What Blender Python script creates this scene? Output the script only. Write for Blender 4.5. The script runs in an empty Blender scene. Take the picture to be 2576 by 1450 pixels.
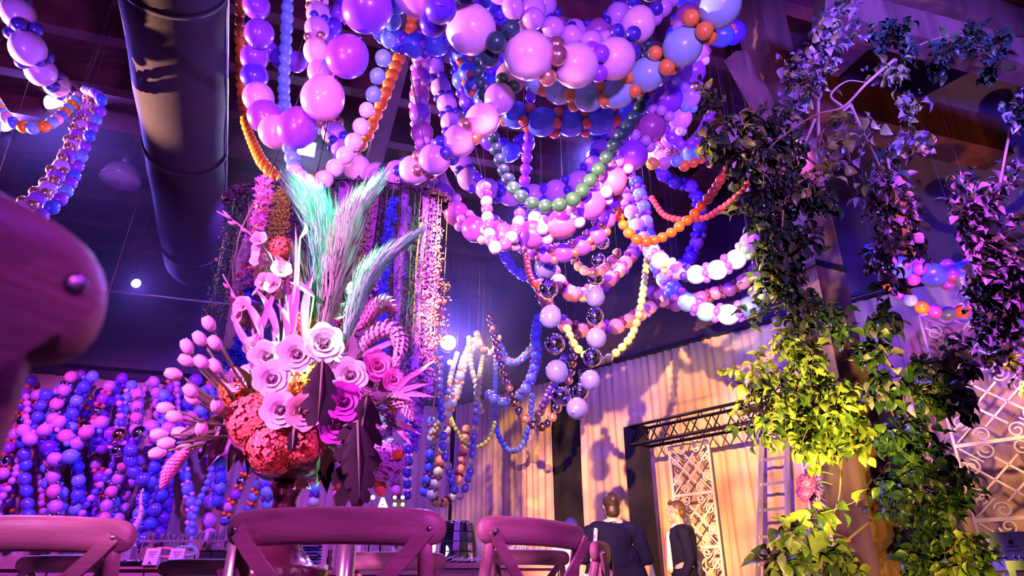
import bpy, bmesh, math, random
from mathutils import Vector, Matrix, Quaternion
SC = bpy.context.scene
COL = SC.collection
RND = random.Random(7)
PI = math.pi
# ------------------------------------------------------------------ camera
F = 1700.0; W0, H0 = 2576, 1450
PITCH = math.radians(24.7)
CAM = Vector((0, 0, 0.73))
FW = Vector((0, math.cos(PITCH), math.sin(PITCH)))
UP = Vector((0, -math.sin(PITCH), math.cos(PITCH)))
RT = Vector((1, 0, 0))
def P(x, y, d):
    """point of the place seen at photo pixel x, y at depth d (metres)"""
    return CAM + RT*((x-W0/2)/F*d) + UP*((H0/2-y)/F*d) + FW*d
cd = bpy.data.cameras.new('camera'); cam = bpy.data.objects.new('camera', cd); COL.objects.link(cam)
cam.location = CAM; cam.rotation_euler = (PI/2+PITCH, 0, 0)
cd.sensor_width = 36; cd.lens = 36*F/W0; cd.clip_start = 0.02; cd.clip_end = 100
cd.dof.use_dof = True; cd.dof.focus_distance = 4.5; cd.dof.aperture_fstop = 6.5
SC.camera = cam
# ------------------------------------------------------------------ world, exposure
wd = bpy.data.worlds.new('world'); SC.world = wd; wd.use_nodes = True
bg = wd.node_tree.nodes['Background']; bg.inputs[0].default_value = (0.10, 0.045, 0.32, 1); bg.inputs[1].default_value = 0.10
SC.view_settings.view_transform = 'Standard'; SC.view_settings.look = 'None'
SC.view_settings.exposure = 0.25; SC.view_settings.gamma = 1.0; SC.view_settings.use_curve_mapping = False
# ------------------------------------------------------------------ large lights
def aim(o, target):
    o.rotation_euler = (Vector(target)-o.location).to_track_quat('-Z', 'Y').to_euler()
def spot(name, loc, target, color, power, angle=60, blend=.6, size=.12, gobo=None):
    l = bpy.data.lights.new(name, 'SPOT'); l.color = color; l.energy = power
    l.spot_size = math.radians(angle); l.spot_blend = blend; l.shadow_soft_size = size
    o = bpy.data.objects.new(name, l); COL.objects.link(o); o.location = loc; aim(o, target)
    if gobo:
        l.use_nodes = True; nt = l.node_tree; em = nt.nodes['Emission']
        tc = nt.nodes.new('ShaderNodeTexCoord'); no = nt.nodes.new('ShaderNodeTexNoise'); ra = nt.nodes.new('ShaderNodeValToRGB')
        no.inputs['Scale'].default_value = gobo; no.inputs['Detail'].default_value = 2
        nt.links.new(tc.outputs['Normal'], no.inputs['Vector']); nt.links.new(no.outputs['Fac'], ra.inputs[0])
        ra.color_ramp.elements[0].position = .40; ra.color_ramp.elements[0].color = (.38, .38, .38, 1)
        ra.color_ramp.elements[1].position = .58; ra.color_ramp.elements[1].color = (1, 1, 1, 1)
        nt.links.new(ra.outputs[0], em.inputs['Strength'])
    return o
def area(name, loc, target, color, power, sx, sy):
    l = bpy.data.lights.new(name, 'AREA'); l.shape = 'RECTANGLE'; l.size = sx; l.size_y = sy; l.color = color; l.energy = power
    o = bpy.data.objects.new(name, l); COL.objects.link(o); o.location = loc; aim(o, target); return o
# the LED washes of the hall
wall_aim = (2.15, 10.2, 2.15)
spot('violet_wash', (0.9, -1.6, 2.2), (0.15, 4.6, 3.9), (.50, .14, 1.0), 1800, 52, .5, .25)
spot('violet_wash', (-2.4, -1.0, 3.0), P(900, 260, 4.6), (.42, .12, 1.0), 600, 46, .6, .25)
spot('pink_kicker', (-1.9, 0.2, 1.3), P(770, 290, 4.4), (1.0, .26, .76), 620, 19, .35, .05)
spot('magenta_spot', (-2.3, -0.7, 2.3), P(730, 1010, 2.2), (1.0, .22, .84), 1250, 27, .4, .08)
spot('magenta_spot', (1.5, -0.9, 2.6), P(780, 1310, 1.45), (.85, .10, 1.0), 360, 40, .7, .10)
spot('violet_wash', (.9, 0.6, 2.6), P(140, 800, .4), (.40, .04, 1.0), 45, 50, .8, .10)
spot('amber_gobo_spot', (-0.9, -0.6, 3.3), wall_aim, (1.0, .42, .15), 14000, 29, .35, .05, gobo=11)
spot('amber_gobo_spot', (-1.5, 7.4, 6.3), (0.2, 12.6, 1.7), (1.0, .48, .06), 1700, 34, .4, .05, gobo=14)
spot('amber_gobo_spot', (3.9, 5.4, 2.6), (4.9, 7.6, 1.7), (1.0, .45, .16), 150, 75, .6, .05, gobo=8)
spot('yellow_uplight', (1.35, 2.4, 0.5), P(2060, 1060, 4.4), (1.0, .70, .14), 1050, 36, .6, .05)
spot('yellow_uplight', (1.5, 2.6, 0.3), P(2060, 1420, 4.3), (1.0, .72, .22), 240, 50, .6, .05)
spot('yellow_uplight', (3.5, 3.0, 0.25), P(2420, 1400, 4.5), (1.0, .85, .14), 170, 32, .6, .05)
spot('blue_top_light', (2.6, 1.5, 3.9), (3.2, 5.2, 4.5), (.13, .06, 1.0), 2100, 66, .6, .15)
spot('orange_uplight', (3.3, 4.0, 1.4), (3.9, 5.7, 5.0), (1.0, .26, .06), 420, 36, .5, .05)
spot('orange_uplight', (2.2, 3.0, .2), P(2180, 1290, 4.9), (1.0, .36, .07), 150, 30, .6, .05)
spot('magenta_spot', (1.6, 1.2, 3.4), P(2510, 640, 4.5), (.80, .10, 1.0), 1300, 28, .6, .1)
spot('blue_wall_wash', (-3.0, 7.2, 5.7), (-5.0, 12.3, 2.4), (.20, .05, 1.0), 1500, 95, .6, .2)
spot('violet_wall_wash', (-6.8, 7.5, 4.6), (-6.6, 12.2, 1.9), (.75, .09, 1.0), 900, 75, .7, .2)
spot('violet_wash', (-3.2, 1.4, 1.6), P(90, 200, 6.2), (.48, .14, 1.0), 700, 34, .6, .2)
spot('magenta_bar_wash', (-4.2, 6.4, 4.6), (-3.6, 9.0, 1.2), (1.0, .14, .75), 420, 70, .7, .2)
spot('magenta_bar_wash', (0.0, 4.2, 4.4), (-.2, 6.9, 1.1), (1.0, .18, .80), 260, 60, .7, .2)
spot('violet_wall_wash', (1.0, 5.5, 5.6), (2.2, 10.4, 2.2), (.16, .05, 1.0), 560, 95, .7, .3)
spot('pink_floor_wash', (2.6, 5.0, 4.6), (1.6, 8.2, 1.4), (.85, .16, 1.0), 330, 60, .7, .2)
spot('green_accent', (-0.35, 0.9, 4.4), P(850, 590, 2.28), (.20, 1.0, .50), 6000, 8.5, .4, .04)
spot('white_key', (-.2, .5, 1.3), P(1835, 735, 6.4), (1.0, .88, .80), 2300, 9, .4, .04)
spot('amber_key', (-.4, 1.0, 1.0), P(1490, 775, 7.2), (1.0, .50, .16), 1500, 10, .5, .04)
spot('duct_kicker', (-7.2, 5.4, 4.3), P(340, 260, 5.9), (1.0, .52, .34), 5200, 44, .5, .04)
SC.cycles.max_bounces = 5; SC.cycles.diffuse_bounces = 2; SC.cycles.glossy_bounces = 2; SC.cycles.transmission_bounces = 4; SC.cycles.transparent_max_bounces = 6
SC.cycles.adaptive_threshold = .1; SC.cycles.caustics_reflective = False; SC.cycles.caustics_refractive = False; SC.cycles.sample_clamp_indirect = 4
# ------------------------------------------------------------------ materials
MATS = {}
def mat(name, col, rough=.5, metal=0., var=0., vscale=8., emit=None, es=0., trans=0., spec=.5, bump=0., bscale=60., sub=0., alpha=1., coat=0., col2=None, wave=None, stretch=None):
    if name in MATS: return MATS[name]
    m = bpy.data.materials.new(name); m.use_nodes = True; nt = m.node_tree; b = nt.nodes['Principled BSDF']
    b.inputs['Base Color'].default_value = (*col, 1); b.inputs['Roughness'].default_value = rough; b.inputs['Metallic'].default_value = metal
    b.inputs['Specular IOR Level'].default_value = spec; b.inputs['Transmission Weight'].default_value = trans; b.inputs['Coat Weight'].default_value = coat
    b.inputs['Alpha'].default_value = alpha
    if sub: b.inputs['Subsurface Weight'].default_value = sub; b.inputs['Subsurface Radius'].default_value = (.03, .03, .03)
    if emit: b.inputs['Emission Color'].default_value = (*emit, 1); b.inputs['Emission Strength'].default_value = es
    tc = nt.nodes.new('ShaderNodeTexCoord'); src = tc.outputs['Object']
    if stretch:
        mp = nt.nodes.new('ShaderNodeMapping'); mp.inputs['Scale'].default_value = stretch; nt.links.new(src, mp.inputs[0]); src = mp.outputs[0]
    if var or col2:
        no = nt.nodes.new('ShaderNodeTexNoise'); no.inputs['Scale'].default_value = vscale; no.inputs['Detail'].default_value = 4
        nt.links.new(src, no.inputs['Vector'])
        ra = nt.nodes.new('ShaderNodeValToRGB'); c2 = col2 or tuple(max(0, c*(1-var)) for c in col)
        ra.color_ramp.elements[0].color = (*c2, 1); ra.color_ramp.elements[1].color = (*[min(1, c*(1+var*.5)) for c in col], 1)
        ra.color_ramp.elements[0].position = .35; ra.color_ramp.elements[1].position = .65
        nt.links.new(no.outputs['Fac'], ra.inputs[0]); nt.links.new(ra.outputs[0], b.inputs['Base Color'])
    if bump:
        n2 = nt.nodes.new('ShaderNodeTexNoise'); n2.inputs['Scale'].default_value = bscale; n2.inputs['Detail'].default_value = 3
        nt.links.new(src, n2.inputs['Vector']); bp = nt.nodes.new('ShaderNodeBump'); bp.inputs['Strength'].default_value = bump; bp.inputs['Distance'].default_value = .01
        nt.links.new(n2.outputs['Fac'], bp.inputs['Height']); nt.links.new(bp.outputs[0], b.inputs['Normal'])
    MATS[name] = m; return m
# ------------------------------------------------------------------ helpers
ORG = {}
def basis(t):
    t = Vector(t).normalized(); a = Vector((0, 0, 1)) if abs(t.z) < .9 else Vector((1, 0, 0))
    u = t.cross(a).normalized(); return u, t.cross(u).normalized()
class MB:
    def __init__(s): s.v = []; s.f = []
    def add(s, vs, fs):
        o = len(s.v); s.v += [Vector(v) for v in vs]; s.f += [tuple(i+o for i in f) for f in fs]; return s
    def box(s, c, size, M=None):
        hx, hy, hz = [q/2 for q in size]; c = Vector(c); M = M or Matrix.Identity(3)
        vs = [c + M @ Vector((x*hx, y*hy, z*hz)) for x in (-1, 1) for y in (-1, 1) for z in (-1, 1)]
        return s.add(vs, [(0,1,3,2),(4,6,7,5),(0,4,5,1),(2,3,7,6),(0,2,6,4),(1,5,7,3)])
    def bar(s, a, b, w, h, upv=(0, 0, 1)):
        a, b = Vector(a), Vector(b); t = (b-a); L = t.length; t.normalize(); u = Vector(upv); sd = t.cross(u)
        if sd.length < 1e-4: sd = t.cross(Vector((1, 0, 0)))
        sd.normalize(); u = sd.cross(t)
        M = Matrix((sd, t, u)).transposed(); return s.box((a+b)/2, (w, L, h), M)
    def tube(s, pts, r, n=8, cap=True, flat=1.):
        pts = [Vector(p) for p in pts]; m = len(pts); rs = r if isinstance(r, (list, tuple)) else [r]*m
        o = len(s.v); pu = None
        for i, p in enumerate(pts):
            t = (pts[min(i+1, m-1)]-pts[max(i-1, 0)])
            if t.length < 1e-9: t = Vector((0, 0, 1))
            t.normalize()
            if pu is None: u, w = basis(t)
            else:
                u = pu - t*pu.dot(t)
                if u.length < 1e-6: u, w = basis(t)
                u.normalize(); w = t.cross(u)
            pu = u
            for k in range(n):
                a = 2*PI*k/n; s.v.append(p + (u*math.cos(a) + w*math.sin(a)*flat)*rs[i])
        for i in range(m-1):
            for k in range(n):
                s.f.append((o+i*n+k, o+i*n+(k+1) % n, o+(i+1)*n+(k+1) % n, o+(i+1)*n+k))
        if cap: s.f.append(tuple(o+k for k in range(n))[::-1]); s.f.append(tuple(o+(m-1)*n+k for k in range(n)))
        return s
    def lathe(s, prof, c=(0, 0, 0), n=24, M=None):
        c = Vector(c); M = M or Matrix.Identity(3); o = len(s.v); m = len(prof)
        for r, z in prof:
            for k in range(n):
                a = 2*PI*k/n; s.v.append(c + M @ Vector((r*math.cos(a), r*math.sin(a), z)))
        for i in range(m-1):
            for k in range(n): s.f.append((o+i*n+k, o+i*n+(k+1) % n, o+(i+1)*n+(k+1) % n, o+(i+1)*n+k))
        s.f.append(tuple(o+k for k in range(n))[::-1]); s.f.append(tuple(o+(m-1)*n+k for k in range(n)))
        return s
    def ball(s, c, r, n=12, m=8, M=None):
        r = r if isinstance(r, (tuple, list)) else (r, r, r); M = M or Matrix.Identity(3); c = Vector(c); o = len(s.v)
        s.v.append(c + M @ Vector((0, 0, -r[2])))
        for j in range(1, m):
            b = -PI/2+PI*j/m
            for k in range(n):
                a = 2*PI*k/n; s.v.append(c + M @ Vector((r[0]*math.cos(b)*math.cos(a), r[1]*math.cos(b)*math.sin(a), r[2]*math.sin(b))))
        s.v.append(c + M @ Vector((0, 0, r[2]))); e = len(s.v)-1
        for k in range(n):
            s.f.append((o, o+1+(k+1) % n, o+1+k)); s.f.append((e, e-n+k, e-n+(k+1) % n))
            for j in range(m-2):
                a = o+1+j*n; s.f.append((a+k, a+(k+1) % n, a+n+(k+1) % n, a+n+k))
        return s
    def capsule(s, a, b, ra, rb, n=12):
        a, b = Vector(a), Vector(b); t = (b-a).normalized() if (b-a).length > 1e-6 else Vector((0, 0, 1)); pts = []; rs = []
        for i in range(6):
            q = -PI/2*(1-i/5.5) ; pts.append(a+t*(math.sin(q)*ra)); rs.append(max(.0005, math.cos(q)*ra))
        for i in range(6):
            q = PI/2*((i+.5)/5.5); pts.append(b+t*(math.sin(q)*rb)); rs.append(max(.0005, math.cos(q)*rb))
        return s.tube(pts, rs, n)
    def mesh(s, name, m, off=None, smooth=True):
        me = bpy.data.meshes.new(name); off = off or Vector((0, 0, 0))
        me.from_pydata([tuple(v-off) for v in s.v], [], s.f); me.validate()
        if m: me.materials.append(m)
        if smooth: me.polygons.foreach_set('use_smooth', [True]*len(me.polygons))
        me.update(); return me
    def build(s, name, m, parent=None, smooth=True, local=False):
        off = Vector((0, 0, 0)) if (local or parent is None) else ORG[parent]
        return put(s.mesh(name, m, off, smooth), name, parent)
def put(me, name, parent=None, loc=(0, 0, 0), rot=None, scale=None):
    o = bpy.data.objects.new(name, me); COL.objects.link(o)
    if parent is not None: o.parent = parent; ORG[o] = ORG.get(parent, Vector((0, 0, 0)))
    else: ORG[o] = Vector(loc)
    o.location = loc
    if rot is not None: o.rotation_mode = 'QUATERNION'; o.rotation_quaternion = rot
    if scale is not None: o.scale = scale if not isinstance(scale, (int, float)) else (scale,)*3
    return o
def tag(o, label, cat=None, group=None, kind=None):
    if label: o['label'] = label
    if cat: o['category'] = cat
    if group: o['group'] = group
    if kind: o['kind'] = kind
    return o
def thing(name, label, cat, loc=(0, 0, 0), rotz=0., group=None):
    o = bpy.data.objects.new(name, None); COL.objects.link(o); o.location = loc; o.rotation_euler = (0, 0, rotz); o.empty_display_size = .1
    ORG[o] = Vector(loc); return tag(o, label, cat, group)
def solo(mb, name, m, label, cat, group=None, smooth=True):
    """a thing that is one mesh; its origin sits at its base"""
    c = sum(mb.v, Vector())/len(mb.v); c.z = min(v.z for v in mb.v)
    return tag(put(mb.mesh(name, m, c, smooth), name, None, c), label, cat, group)
def struct(mb, name, m, smooth=False): return tag(mb.build(name, m, None, smooth), None, None, None, 'structure')
def cr(pts, n=12):
    """catmull-rom through points (tuples of any length)"""
    pts = [Vector(p) for p in pts]; q = [pts[0]*2-pts[1]]+pts+[pts[-1]*2-pts[-2]]; out = []
    for i in range(1, len(q)-2):
        for k in range(n):
            t = k/n; a, b, c, d = q[i-1], q[i], q[i+1], q[i+2]
            out.append(((b*2)+(c-a)*t+(a*2-b*5+c*4-d)*t*t+(b*3-a-c*3+d)*t**3)*.5)
    out.append(pts[-1]); return out
def qalign(t, roll=0.):
    """rotation that takes +Z to t"""
    return Vector(t).to_track_quat('Z', 'Y') @ Quaternion((0, 0, 1), roll)
def jit(s): return Vector((RND.uniform(-s, s), RND.uniform(-s, s), RND.uniform(-s, s)))
def rdir():
    while True:
        v = jit(1)
        if .05 < v.length < 1: return v.normalized()
def remesh(mb, name, m, voxel=.012, smooth=4, parent=None):
    me = mb.mesh('tmp', None); o = bpy.data.objects.new('tmp', me); COL.objects.link(o)
    r = o.modifiers.new('r', 'REMESH'); r.mode = 'VOXEL'; r.voxel_size = voxel
    q = o.modifiers.new('s', 'SMOOTH'); q.iterations = smooth; q.factor = .5
    dg = bpy.context.evaluated_depsgraph_get(); dg.update()
    new = bpy.data.meshes.new_from_object(o.evaluated_get(dg)); new.name = name
    bpy.data.objects.remove(o); new.materials.clear(); new.materials.append(m)
    new.polygons.foreach_set('use_smooth', [True]*len(new.polygons))
    off = ORG[parent]
    new.transform(Matrix.Translation(-off)); return put(new, name, parent)
# ------------------------------------------------------------------ the room
K = Vector((-1.2, 14.0, 0)); DR = Vector((.669, -.743, 0)).normalized(); NR = Vector((-.743, -.669, 0)).normalized()
DL = Vector((-.95, -.312, 0)).normalized(); NL = Vector((.312, -.95, 0)).normalized()
CEIL = 6.7
def WR(t, z, off=0.): return K + DR*t + NR*off + Vector((0, 0, z))
def WL(t, z, off=0.): return K + DL*t + NL*off + Vector((0, 0, z))
def ray_plane(x, y, p0, n):
    d = P(x, y, 1)-CAM; return CAM + d*((p0-CAM).dot(n)/d.dot(n))
def wallpt(x, y, which='R', off=0.):
    return ray_plane(x, y, K+(NR if which == 'R' else NL)*off, NR if which == 'R' else NL)
def wt(x, y, which='R', off=0.):
    p = wallpt(x, y, which, off); return (p-K).dot(DR if which == 'R' else DL), p.z
m_wall = mat('wall_paint', (.055, .03, .075), .85, var=.3, vscale=1.5)
m_ceil = mat('ceiling_boards', (.10, .032, .045), .8, var=.35, vscale=3, stretch=(1, 8, 1))
m_joist = mat('joist_wood', (.14, .04, .055), .7, var=.3, vscale=4)
m_floor = mat('floor_boards', (.10, .06, .06), .45, var=.3, vscale=2, stretch=(6, .6, 1))
def slab(a, b, z0, z1, thick, n):
    mb = MB(); q = -n*thick
    vs = [a, b, b+q, a+q]; mb.add([v+Vector((0, 0, z0)) for v in vs]+[v+Vector((0, 0, z1)) for v in vs], [(0,1,5,4),(1,2,6,5),(2,3,7,6),(3,0,4,7),(0,3,2,1),(4,5,6,7)]); return mb
struct(slab(K-DR*.3, K+DR*17, 0, CEIL+.3, .2, NR), 'wall_right', m_wall)
struct(slab(K-DL*.3, K+DL*13, 0, CEIL+.3, .2, NL), 'wall_left', m_wall)
fl = MB(); fl.box((-.5, 4.5, -.1), (26, 24, .2)); struct(fl, 'floor', m_floor)
ce = MB(); ce.box((-.5, 4.5, CEIL+.25), (26, 24, .1)); ceiling = struct(ce, 'ceiling', m_ceil)
mj = MB(); mj.box((0, 0, 0), (26, .16, .30)); mjm = mj.mesh('joist', m_joist, None, False)
ang = math.atan2(DL.y, DL.x)
for i in range(16):
    c = K - NL*0 + NL*(.9+i*.95) + DL*3.0
    o = put(mjm, 'joist', ceiling, (c.x, c.y, CEIL+.05), Quaternion((0, 0, 1), ang))
mg = MB(); mg.box((0, 0, 0), (.22, 22, .34)); mgm = mg.mesh('girder', m_joist, None, False)
for t in (-2.2, 2.6, 7.6):
    c = K + NL*7 + DL*t; put(mgm, 'girder', ceiling, (c.x, c.y, CEIL-.26), Quaternion((0, 0, 1), ang))
# pleated drapes hung in front of the walls, panel by panel
m_drape = mat('drape_cloth', (.62, .47, .36), .85, var=.12, vscale=5, bump=.15, bscale=180, stretch=(1, 1, .06))
m_black = mat('black_velour', (.006, .005, .012), .9, var=.2, vscale=20)
def drape(fn, t0, t1, ztop0, ztop1, m, label, group, z0=.03, pitch=.15, amp=.014, name='drape_curtain'):
    L = abs(t1-t0); n = max(24, int(L/pitch*9)); rows = 9; mb = MB(); ph = RND.uniform(0, 6); w = [RND.uniform(.75, 1.3) for _ in range(60)]
    for j in range(rows+1):
        for i in range(n+1):
            u = i/n; t = t0+(t1-t0)*u; zt = ztop0+(ztop1-ztop0)*u; z = z0+(zt-z0)*j/rows
            a = 2*PI*u*L/pitch+ph+.25*math.sin(u*9+ph); k = int(u*L/pitch) % 60
            off = .16+amp*w[k]*(1-.25*j/rows)*math.sin(a)+.012*math.sin(u*L*2.3+ph)+.008*math.sin(u*L*23.7+ph*2)
            mb.v.append(fn(t+.012*math.sin(j*.9+u*17), z, off))
    for j in range(rows):
        for i in range(n): a = j*(n+1)+i; mb.f.append((a, a+1, a+n+2, a+n+1))
    o = solo(mb, name, m, label, 'curtain', group)
    md = o.modifiers.new('thickness', 'SOLIDIFY'); md.thickness = .004
    return o
tA, zA = wt(1180, 1050); tB, zB = wt(1400, 975); tC, zC = wt(1472, 955); tD, zD = wt(2576, 700)
LBLR = 'beige pleated drape panel hung behind the ladder and the lattice screens'
LBLM = 'beige pleated drape panel between the balloon backdrop and the black gap'
LBLB = 'beige pleated drape behind the wall of balloon strands'
def ztop(t): return 4.3-.05*(t-tC)
drape(WR, .25, (tB+.3)/2, 4.35, 4.32, m_drape, 'beige pleated drape in the corner beside the far balloon cluster', None)
drape(WR, (tB+.3)/2, tB, 4.32, 4.3, m_drape, 'amber-lit pleated drape with its edge on the black gap', None)
edges = [tC+(tD+1.2-tC)*i/6 for i in range(7)]
LBS = ['next to the black gap, behind the person in the dark dress', 'behind the draped truss leg', 'behind the man in the dark suit and the lattice screen', 'behind the ladder', 'behind the timber post', 'behind the lattice screen past the dense dark vine']
for a, b, lb in zip(edges, edges[1:], LBS): drape(WR, a, b+.03, ztop(a), ztop(b), m_drape, 'beige pleated drape '+lb, None)
for a, b in zip(range(0, 10, 2), range(2, 12, 2)): drape(WL, a+.1, b+.13, 4.34, 4.34, m_drape, LBLB, 'drapes behind the balloon strands')
mb = MB(); mb.v  # black velour leg in the gap between the two runs of drape
drape(lambda t, z, off: WR(t, z, off-.12), tB-.1, tC+.1, 4.6, 4.6, m_black, 'black velour drape filling the gap between two beige drape runs', None, pitch=.3, amp=.015)
m_pipe = mat('dark_pipe', (.03, .03, .035), .4, .7)
m_alu = mat('aluminium_pipe', (.75, .75, .8), .35, .8, bump=.05)
for fn, a, b, z, lab in ((WL, .1, 12, 4.36, 'dark drape rail above the wall of balloon strands'), (WR, .3, tD+1.2, 4.36, 'dark drape rail above the ladder wall drapes')):
    mb = MB(); mb.tube([fn(a, z, .16), fn(b, z if fn is WL else 4.05, .16)], .025, 8); solo(mb, 'drape_rail', m_pipe, lab, 'rail')
# dark soffit boards above the drapes and pipes with lamps
mb = MB()
a, b = WL(.0, 0, .02), WL(12.5, 0, .02); s0 = slab(a+NL*.25, b+NL*.25, 4.55, 5.55, .2, NL)
solo(s0, 'soffit_board', mat('soffit_dark', (.018, .012, .05), .6, var=.3, vscale=2), 'dark blue soffit board running above the balloon strand wall', 'soffit', smooth=False)
def line_px(x0, y0, x1, y1, d0, d1, r, name, m, label, cat, ext=0.):
    a, b = P(x0, y0, d0), P(x1, y1, d1); t = b-a; mb = MB(); mb.tube([a-t*ext, b+t*ext], r, 8); return solo(mb, name, m, label, cat)
line_px(250, 728, 440, 750, 11.2, 11.6, .022, 'lighting_batten', m_alu, 'pale aluminium lighting batten carrying the small blue lamp', 'pipe', ext=1.3)
line_px(250, 872, 560, 890, 11.6, 12.0, .008, 'cable_line', m_pipe, 'thin cable stretched below the pale lighting batten', 'cable', ext=.6)
line_px(275, 728, 330, 560, 11.2, 10.9, .012, 'hanger_rod', mat('brass_rod', (.8, .5, .2), .3, .9), 'brassy hanger rod slanting up from the lighting batten', 'rod', ext=.25)
# big round ventilation duct over the tables
m_duct = mat('duct_wrap', (.040, .030, .04), .85, spec=.15, var=.12, vscale=3, bump=.12, bscale=12)
mb = MB(); dv = Vector((-.39, 1, 0)).normalized(); R = .44
pe = P(490, 640, 10.4); c0 = pe - dv*13; pts = []; rs = []
for i in range(27): pts.append(c0 + dv*(13.0*i/26)); rs.append(R + (.012 if i % 3 == 0 else 0))
for i in range(1, 9):
    a = PI/2*i/8; pts.append(pe + dv*(.75*math.sin(a)) + Vector((0, 0, .75*(1-math.cos(a))))); rs.append(R)
pts.append(pts[-1]+Vector((0, 0, max(.2, CEIL+.1-pts[-1].z)))); rs.append(R)
duct = thing('ventilation_duct', 'thick wrapped ventilation duct running overhead with a shiny edge strip', 'duct', c0)
mb.tube(pts, rs, 40); mb.build('duct_body', m_duct, duct)
for i in (5, 10, 15, 20, 25):
    q = MB(); q.tube([pts[i]-dv*.03, pts[i]+dv*.03], R+.02, 40); q.build('joint_band', m_duct, duct)
side = Vector((dv.y, -dv.x, 0)); q = MB(); q.tube([c0+side*(R+.01)-Vector((0, 0, .06)), pe+side*(R+.01)-Vector((0, 0, .06))], .012, 8); q.build('edge_strip', m_alu, duct)
for i in (3, 12, 22):
    q = MB(); q.tube([pts[i]+Vector((0, 0, R)), Vector((pts[i].x, pts[i].y, CEIL+.1))], .012, 6); q.build('hanger', m_pipe, duct)
# ------------------------------------------------------------------ lamps
m_lens_b = mat('lamp_lens_blue', (.2, .2, 1), .3, emit=(.45, .40, 1.0), es=26)
m_lens_w = mat('lamp_lens_white', (1, 1, 1), .3, emit=(.85, .86, 1.0), es=18)
m_lens_s = mat('lamp_lens_blue_small', (.2, .2, 1), .3, emit=(.2, .2, 1.0), es=14)
m_can = mat('lamp_can', (.02, .02, .025), .45, .3)
def lamp(x, y, d, r, lens, label, color=None, power=0, target=None, angle=110, square=False):
    p = P(x, y, d); tg = Vector(target) if target else CAM+Vector((0, 1.5, 1.2)); t = (tg-p).normalized(); u, w = basis(t)
    if u.z < -.5 or w.z < -.5: u, w = -u, -w
    o = thing('stage_lamp', label, 'lamp', p); q = MB(); M = Matrix((u, w, t)).transposed()
    if square:
        q.box(p-t*.05, (r*2.5, r*2.1, .10), M); q.build('housing', m_can, o, False)
        q = MB(); q.box(p+t*.004, (r*2.2, r*1.8, .01), M); q.build('lens', lens, o, False)
        for s in (-1, 1): q = MB(); q.box(p+t*.02+w*(s*r*1.0), (r*2.3, .01, .03), M); q.build('barn_door', m_can, o, False)
    else:
        q.lathe([(r*.55, -r*3.2), (r*1.0, -r*2.6), (r*1.12, -r*.4), (r*1.18, .03), (r*1.02, .03), (r*1.02, -.01)], p, 20, M); q.build('housing', m_can, o)
        q = MB(); q.ball(p, (r*1.0, r*1.0, r*.3), 20, 8, M); q.build('lens', lens, o)
    q = MB(); q.tube([p-t*r*1.5+u*r*1.3, p-t*r*1.5+u*r*1.3+Vector((0, 0, r*1.8)), p-t*r*1.5-u*r*1.3+Vector((0, 0, r*1.8)), p-t*r*1.5-u*r*1.3], .012, 6); q.build('yoke', m_can, o)
    top = p-t*r*1.5+Vector((0, 0, r*1.8)); q = MB(); q.tube([top, Vector((top.x, top.y, CEIL+.1))], .012, 6); q.build('hanging_pipe', m_pipe, o)
    if power:
        l = bpy.data.lights.new('lamp_beam', 'SPOT'); l.color = color; l.energy = power; l.spot_size = math.radians(angle); l.spot_blend = .8; l.shadow_soft_size = r*.8
        lo = bpy.data.objects.new('lamp_beam', l); COL.objects.link(lo); lo.location = p+t*(r+.04); lo.rotation_euler = t.to_track_quat('-Z', 'Y').to_euler(); 
    return o
BL = (.22, .12, 1.0)
lamp(138, 260, 9.2, .13, m_lens_b, 'blazing blue-white stage lamp inside the swag of mixed bead balloons', BL, 1500, P(500, 300, 5), 130)
lamp(10, 310, 9.2, .11, m_lens_b, 'blazing blue-white stage lamp beside the striped bead balloon swag', BL, 300, P(300, 300, 5), 120)
lamp(1128, 863, 11.5, .13, m_lens_b, 'blazing blue-white stage lamp beside the hanging flower curtain', BL, 1000, P(1300, 500, 5), 130)
lamp(771, 374, 9.8, .11, m_lens_w, 'white flood lamp with barn doors above the white bead balloons', (.5, .5, 1), 350, P(800, 300, 4), 110, True)
lamp(342, 713, 11.1, .075, m_lens_s, 'small blue lamp clamped to the pale lighting batten', BL, 120, (-2, 6, 2), 110)
lamp(1492, 392, 8.6, .08, m_lens_b, 'small blue-white lamp glowing behind the dark green bead swag', BL, 900, P(1450, 500, 4.6), 140)
lamp(1345, 548, 8.4, .08, m_lens_b, 'small blue-white lamp glowing behind the plum balloon swag', BL, 700, P(1300, 620, 4.6), 140)
lamp(1132, 912, 12.6, .05, m_lens_w, 'little white spotlight below the big blue stage lamp')
lamp(2440, 141, 7.5, .035, mat('lamp_lens_warm', (1, .6, .2), .3, emit=(1, .6, .2), es=5), 'tiny warm lamp among the dark ceiling timbers')
lamp(1222, 880, 12.0, .05, mat('lamp_lens_amber', (1, .6, .2), .3, emit=(1, .62, .3), es=8), 'small amber lamp inside the far balloon cluster', (1, .55, .2), 160, P(1200, 1000, 9), 140)
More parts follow.
